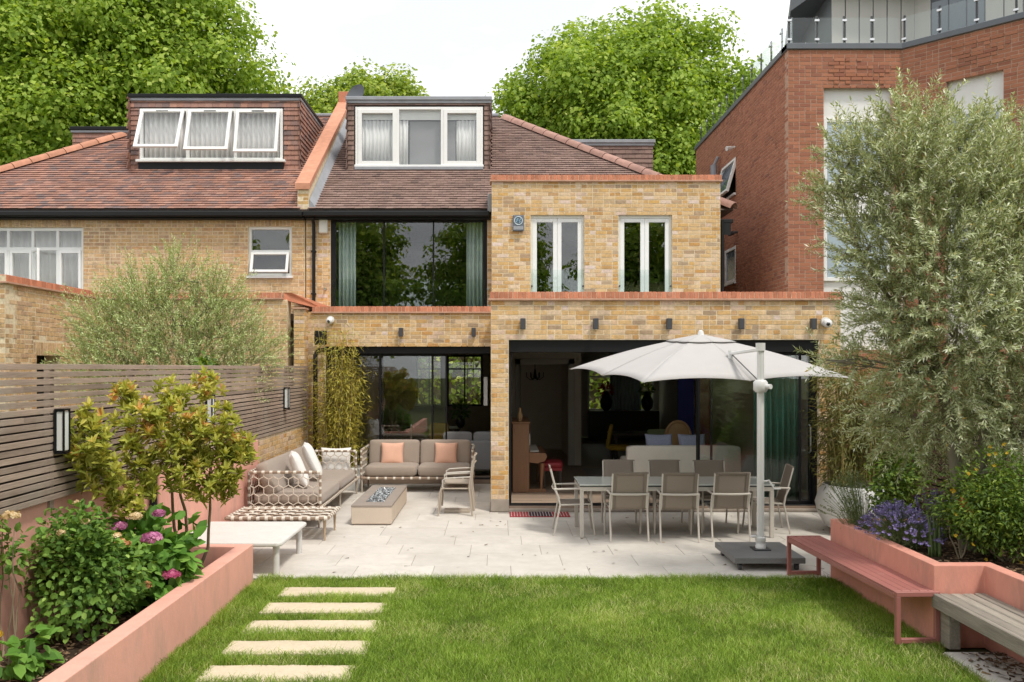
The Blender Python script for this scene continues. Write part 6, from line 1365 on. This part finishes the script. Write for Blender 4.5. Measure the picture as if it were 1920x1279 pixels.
# ---- hydrangea
def flower_head(parent, c, r, m, n=150):
    d = rdir(n); d[:, 2] = np.abs(d[:, 2])*1.1-.25; d = norm(d); C = np.array(c)+d*r*np.array((1, 1, .62))*(.72+.36*rng.random((n, 1))); d = norm(d+rng.normal(size=(n, 3))*.35)
    Cs, Fs, Us = [], [], []
    for k in range(4):
        b = norm(np.cross(d, np.array((.3, .2, .9)))); e = np.cross(d, b); a = k*1.571+.4; Cs.append(C); Fs.append(b*math.cos(a)+e*math.sin(a)); Us.append(d)
    return leaf_obj('flower_head', parent, m, np.concatenate(Cs), np.concatenate(Fs), np.concatenate(Us), .019, .018, 'petal', np.tile(rng.random(n), 4))
def bush(name, lab, cat, c, r, n, m, L, W, tpl, zmin, stems=7, parts=0, up=.8, soil=.17, hollow=.5, outw=.6, avoid=()):
    t = empty(name, (c[0], c[1], soil), label=lab, cat=cat); mb = MB()
    for k in range(stems):
        e = np.array(c)+rdir(1)[0]*np.array(r)*.6; e[2] = max(e[2], soil+.1); limb(mb, (c[0]+random.uniform(-.06, .06), c[1]+random.uniform(-.06, .06), soil-.02), e, .009, .004, .08, 5)
    mb.build('stems', 'twig', t, smooth=60)
    nc = 16; d = rdir(nc); cc = np.array(c)+d*np.array(r)*(.25+.5*rng.random((nc, 1))); kk = rng.integers(0, nc, n); sz = .36+.24*rng.random((nc, 1)); e = rdir(n); C = cc[kk]+e*np.array(r)*sz[kk]*(hollow+(1-hollow)*rng.random((n, 1))**.5); C = C[C[:, 2] > zmin]
    for (p, q) in avoid: C = C[(np.linalg.norm(C-np.array(p), axis=1) > q) & ~((np.linalg.norm((C-np.array(p))[:, [0, 2]], axis=1) < q*.9) & (C[:, 1] < p[1]))]
    n = len(C)
    out = norm((C-np.array(c))/np.array(r)); Fw = norm(out*outw+rng.normal(size=(n, 3))*.5+np.array((0, 0, -.15))); Up = norm(out*.5+np.array((0, -.1, up))+rng.normal(size=(n, 3))*.3); rn = np.clip(rng.beta(1.9, 2, n), 0, 1)
    LL = L*(.65+.6*rng.random(n))
    if parts: leaf_parts('leaf', t, m, C, Fw, Up, LL, LL*W/L, tpl, rn, parts)
    else: leaf_obj('foliage', t, m, C, Fw, Up, LL, LL*W/L, tpl, rn, kind='stuff')
    return t
HB = [((-3.00, 7.42, .86), .085, 'pink_bloom'), ((-3.25, 7.38, .82), .07, 'peach_bloom'), ((-3.37, 7.62, .93), .06, 'pink_bloom'), ((-2.87, 7.50, .53), .075, 'magenta_bloom'), ((-3.02, 7.32, .48), .045, 'peach_bloom'), ((-3.22, 7.6, 1.02), .05, 'cream_bloom'), ((-3.05, 7.7, 1.03), .05, 'pink_bloom')]
hy = bush('hydrangea', 'hydrangea bush with pink and peach flower heads in the left planter', 'shrub', (-3.22, 7.80, .58), (.46, .44, .46), 900, 'hydrangea_leaf', .145, .10, 'broad', .2, parts=298, avoid=[(c, r*1.25) for c, r, m in HB])
for c, r, m in HB: flower_head(hy, c, r, m, 190)
rs = bush('rose_bush', 'dense dark green rose bush in the left planter', 'shrub', (-3.40, 6.95, .70), (.50, .48, .50), 4800, 'rose_leaf', .056, .040, 'broad', .24, stems=9, hollow=.35)
for c in ((-3.28, 6.8, 1.12), (-3.05, 6.85, 1.0), (-3.5, 7.1, 1.22), (-3.42, 6.7, 1.05)): flower_head(rs, c, .028, 'cream_bloom', 30)
MB().tube([(-3.30, 6.78, .12), (-3.31, 6.78, .25), (-3.29, 6.80, .45)], [.018, .014, .012], 8).build('main_stem', 'olive_bark', rs, smooth=60)
ro = bush('young_shrub', 'loose green shrub with a cream bloom at the left edge', 'shrub', (-3.66, 6.4, 1.0), (.13, .2, .34), 120, 'rose_leaf', .07, .042, 'broad', .25, stems=4, parts=110, hollow=.3)
flower_head(ro, (-3.62, 6.35, 1.24), .06, 'cream_bloom', 70)
lo = bush('leafy_seedling', 'low bright green leafy plant at the bottom left corner', 'plant', (-3.42, 6.05, .30), (.22, .22, .18), 110, 'hydrangea_leaf', .12, .075, 'broad', .17, stems=5, parts=110); flower_head(lo, (-3.5, 6.0, .47), .025, 'yellow_bloom', 20)
# ---- bamboo
def bamboo(name, lab, x, y, z0, z1, rx, ry, nc, nl, m, L=.11):
    t = empty(name, (x, y, z0), label=lab, cat='bamboo'); q = MB(); anch = []
    for k in range(nc):
        a, b = random.gauss(0, .42)*rx, random.gauss(0, .5)*ry; h = z0+(z1-z0)*random.uniform(.4, 1.0); lx, ly = a*.7+random.uniform(-.16, .16), b*.5+random.uniform(-.15, .05)
        pts = [(x+a+lx*s*s, y+b+ly*s*s, z0+(h-z0)*s) for s in (0, .25, .5, .75, 1)]; q.tube(pts, [.009, .008, .007, .005, .002], 6); anch.append(pts)
    q.build('canes', 'cane', t, smooth=60, kind='stuff')
    C = np.zeros((nl, 3))
    for i in range(nl):
        p = anch[random.randrange(nc)]; s = random.random()**.8*3.99; j = int(s); f = s-j; c = np.array(p[j])*(1-f)+np.array(p[j+1])*f; C[i] = c+rng.normal(size=3)*np.array((.11, .10, .08))
    out = norm((C-np.array((x, y, 0)))*np.array((1, 1, 0))+1e-6); Fw = norm(out*.7+rng.normal(size=(nl, 3))*.5+np.array((0, 0, -.55))); Up = norm(out*.6+np.array((0, 0, .7))+rng.normal(size=(nl, 3))*.4)
    leaf_obj('foliage', t, m, C, Fw, Up, L*(.6+.7*rng.random(nl)), .016, 'slim', np.clip(rng.beta(2, 2, nl), 0, 1), kind='stuff')
    return t
bamboo('bamboo_clump', 'tall yellowing bamboo clump in the corner by the living room doors', -3.08, 16.55, .35, 3.25, .36, .24, 46, 7400, 'bamboo_leaf', .11)
q = MB(); q.box(-3.5, -2.62, 16.3, 16.82, 0, .42, .015).build('planter_trough', 'pot_white', label='white trough holding the bamboo behind the sofas', cat='planter')
bamboo('bamboo_clump', 'brownish bamboo in the white bowl planter on the right', 5.12, 12.3, .7, 2.75, .42, .38, 40, 6200, 'bamboo_dark', .13)
q = MB(); q.lathe([(.30, 0), (.46, .08), (.57, .28), (.60, .42), (.55, .58), (.49, .68), (.47, .68), (.48, .60), (.001, .60)], 40, (5.18, 12.2, 0)); q.build('bowl_planter', 'pot_white', smooth=50, label='large round white bowl planter beside the right brick pier', cat='planter')
# ---- right planter planting
def lavender(name, lab, c, n, rad, hgt, lean, bloom='lavender_bloom', br=.022):
    t = empty(name, (c[0], c[1], .57), label=lab, cat='lavender'); q = MB(); tips = []; dirs = []
    for k in range(n):
        a = random.random()*6.28; s = random.random()**.6; e = np.array((c[0]+math.cos(a)*rad[0]*s+lean[0], c[1]+math.sin(a)*rad[1]*s+lean[1], c[2]+hgt*(1-.75*s*s)*random.uniform(.85, 1.1))); b = np.array((c[0]+math.cos(a)*.1*s, c[1]+math.sin(a)*.12*s, .56))
        m_ = (b+e)/2+np.array((0, 0, .06)); q.tube([b, m_, e], [.002, .0018, .0014], 4, caps=False); tips.append(e); dirs.append(unit(e-m_))
    q.build('stems', 'stem_green', t, kind='stuff')
    T = np.repeat(np.array(tips), 9, 0); D = np.repeat(np.array(dirs), 9, 0); k = np.tile(np.linspace(-.035, .03, 9), n)[:, None]; nn = len(T)
    s = norm(np.cross(D, rng.normal(size=(nn, 3)))); leaf_obj('blooms', t, bloom, T+D*k, s*.8+D*.6, D, br, br*.8, 'petal', rng.random(nn), kind='stuff')
    nl = n*9; i = rng.integers(0, n, nl); f = rng.random((nl, 1))*.7; B = np.array((c[0], c[1], .57)); C = B+(np.array(tips)[i]-B)*f+rng.normal(size=(nl, 3))*.025
    leaf_obj('foliage', t, 'grey_leaf', C, rdir(nl)+np.array((0, 0, .8)), rdir(nl), .05, .006, 'slim', rng.random(nl), kind='stuff')
    return t
lavender('lavender', 'purple lavender spilling over the planter wall beside the red bench', (4.02, 8.45, .62), 330, (.34, .55), .36, (-.06, -.05))
lavender('lavender', 'wispy grey-green lavender gone to seed at the far end of the planter', (3.92, 9.2, .62), 130, (.30, .26), .58, (-.10, .05), 'grey_leaf', .018)
lavender('lavender', 'dark violet lavender behind the upright green leaves', (4.55, 8.9, .62), 110, (.3, .3), .42, (0, 0))
ys = bush('flowering_shrub', 'green shrub dotted with yellow flowers in the right planter', 'shrub', (4.72, 7.85, 1.05), (.66, .55, .55), 9500, 'shrub_leaf', .046, .018, 'broad', .6, stems=10, soil=.57, hollow=.3)
def bloom(parent, c, r, m, n=5, name='flower'):
    C = np.tile(np.array(c, float), (n, 1)); a = np.arange(n)*6.283/n+random.random(); ax = unit(np.array((-.35, -.8, .6))+rng.normal(size=3)*.3); b = unit(np.cross(ax, (0, 0, 1))); e = np.cross(ax, b)
    leaf_obj(name, parent, m, C+rng.normal(size=(n, 3))*r*.12, b[None]*np.cos(a)[:, None]+e[None]*np.sin(a)[:, None]+ax*.35, np.tile(ax, (n, 1)), r, r*.9, 'petal', rng.random(n))
for _ in range(34):
    d = rdir(1)[0]; d[1] = -abs(d[1])*.7-.1; d = unit(d); bloom(ys, np.array((4.72, 7.85, 1.08))+d*np.array((.66, .55, .58))*random.uniform(.9, 1.02), .019, 'yellow_bloom')
rr = bush('rose_bush', 'thin rose bush with red blooms beside the yellow-flowered shrub', 'shrub', (4.28, 7.95, .95), (.14, .16, .2), 260, 'shrub_leaf', .04, .026, 'broad', .6, stems=4, soil=.57)
for c in ((4.24, 7.82, 1.14), (4.27, 7.80, 1.10), (4.29, 7.76, 1.045)): bloom(rr, c, .036, 'red_bloom', 11)
for c in ((4.20, 7.85, 1.22), (4.40, 7.8, 1.21)): bloom(rr, c, .026, 'yellow_bloom', 6)
ir = empty('iris_plant', (4.12, 8.05, .57), label='upright sword-leaved plant behind the planter corner', cat='plant')
for k in range(9):
    x, y = 4.12+random.uniform(-.05, .05), 8.05+random.uniform(-.05, .05); h = random.uniform(.3, .55); lx, ly = random.uniform(-.07, .07), random.uniform(-.05, .05); bend = -.2 if k == 0 else 0
    pts = [(x+lx*s*s+bend*max(0, s-.7)*1.3, y+ly*s*s, .56+h*(s if not bend else min(s, .82-.6*max(0, s-.82)))) for s in np.linspace(0, 1, 8)]; v = []
    for i, p in enumerate(pts): wd = .014*(1-(i/7)**2.5)+.001; v += [(p[0]-wd, p[1], p[2]), (p[0]+wd, p[1]+.004, p[2])]
    o = MB().add(v, [(2*i, 2*i+1, 2*i+3, 2*i+2) for i in range(7)]).build('blade', 'stem_green', ir, smooth=180); sm = o.modifiers.new('s', 'SOLIDIFY'); sm.thickness = .002
bush('evergreen_shrub', 'dark evergreen shrub in front of the right fence', 'shrub', (4.95, 10.6, .95), (.4, .45, .62), 2600, 'shrub_leaf', .055, .034, 'broad', .1, stems=6, soil=0)
bush('ground_cover_shrub', 'low dark green mound under the olive tree', 'shrub', (5.05, 8.9, .85), (.5, .5, .4), 2300, 'shrub_leaf', .05, .022, 'broad', .58, stems=6, soil=.57)
bush('climber', 'bright green climber tips peeping over the left fence', 'climber', (-3.95, 11.6, 2.38), (.10, .55, .14), 170, 'shrub_leaf', .075, .06, 'broad', 2.2, stems=4, soil=1.9)
# ---- lawn grass
def grass(n, x0, x1, y0, y1, name, hmul=1.):
    X = rng.uniform(x0, x1, n); Y = y0+(y1-y0)*rng.random(n)
    keep = np.ones(n, bool)
    for (a, b, c, d) in STONES: keep &= ~((X > a+.02+.03*rng.random(n)) & (X < b-.02-.03*rng.random(n)) & (Y > c+.02+.055*rng.random(n)**2) & (Y < d-.004-.015*rng.random(n)))
    keep &= ~((X > 3.64) & (Y < 7.1)); X, Y = X[keep], Y[keep]; n = len(X)
    def vn(sc, sd_):                                  # smooth value noise, 0..1
        g = np.random.default_rng(sd_).random((90, 90)); u, v = (X+8)*sc, (Y+1)*sc; i, j = u.astype(int) % 88, v.astype(int) % 88; fu, fv = u-np.floor(u), v-np.floor(v); fu, fv = fu*fu*(3-2*fu), fv*fv*(3-2*fv)
        return (g[i, j]*(1-fu)+g[i+1, j]*fu)*(1-fv)+(g[i, j+1]*(1-fu)+g[i+1, j+1]*fu)*fv
    def fbm(s, ph): return 2*(.6*vn(s*.55, int(ph*10)+1)+.4*vn(s*1.6, int(ph*10)+2))-1
    lum = fbm(1.6, .4)*.22+fbm(5.0, 2.)*.20
    H = (.034+.026*rng.random(n)**1.5)*(1+.55*fbm(4., 1.))*hmul; H = np.clip(H, .014, .085)
    nearstone = np.zeros(n, bool)
    for (a, b, c, d) in STONES: nearstone |= (X > a-.05) & (X < b+.05) & (Y > c-.25) & (Y < d+.25)
    H = np.where(nearstone, H*1.25, H); edge = (X < -2.5) | (Y > 9.4) | (X > 3.5); H = np.where(edge, H*1.35, H)
    a = rng.random(n)*6.283; lean = H*(.2+1.35*rng.random(n)); dx, dy = np.cos(a)*lean, np.sin(a)*lean
    w_ = .0015+.0013*rng.random(n); b = rng.random(n)*6.283; wx, wy = np.cos(b)*w_, np.sin(b)*w_*.5
    z0 = -.02; V = np.zeros((n, 5, 3))
    V[:, 0] = np.column_stack((X-wx, Y-wy, np.full(n, z0))); V[:, 1] = np.column_stack((X+wx, Y+wy, np.full(n, z0)))
    V[:, 2] = np.column_stack((X+wx*.8+dx*.35, Y+wy*.8+dy*.35, z0+H*.62)); V[:, 3] = np.column_stack((X-wx*.8+dx*.35, Y-wy*.8+dy*.35, z0+H*.62)); V[:, 4] = np.column_stack((X+dx, Y+dy, z0+H))
    Fc = np.concatenate([np.stack((5*np.arange(n), 5*np.arange(n)+1, 5*np.arange(n)+2), 1), np.stack((5*np.arange(n), 5*np.arange(n)+2, 5*np.arange(n)+3), 1), np.stack((5*np.arange(n)+3, 5*np.arange(n)+2, 5*np.arange(n)+4), 1)])
    rn = np.clip(rng.beta(2, 2.4, n)+lum, 0, .97); rn = np.where(rng.random(n) < .015, .995, rn); dry = np.clip((vn(1.3, 77)*.6+vn(4.1, 78)*.4-.60)*2.2, 0, .2); rn = np.where(rng.random(n) < dry, .97+.03*rng.random(n), rn)
    fast_obj(name, V.reshape(-1, 3), Fc, np.tile(rn, 3), 'grass_blade', None, kind='stuff', label='short green lawn grass in front of the patio', cat='grass')
grass(300000, -2.655, 3.725, 4.6, 9.54, 'grass')
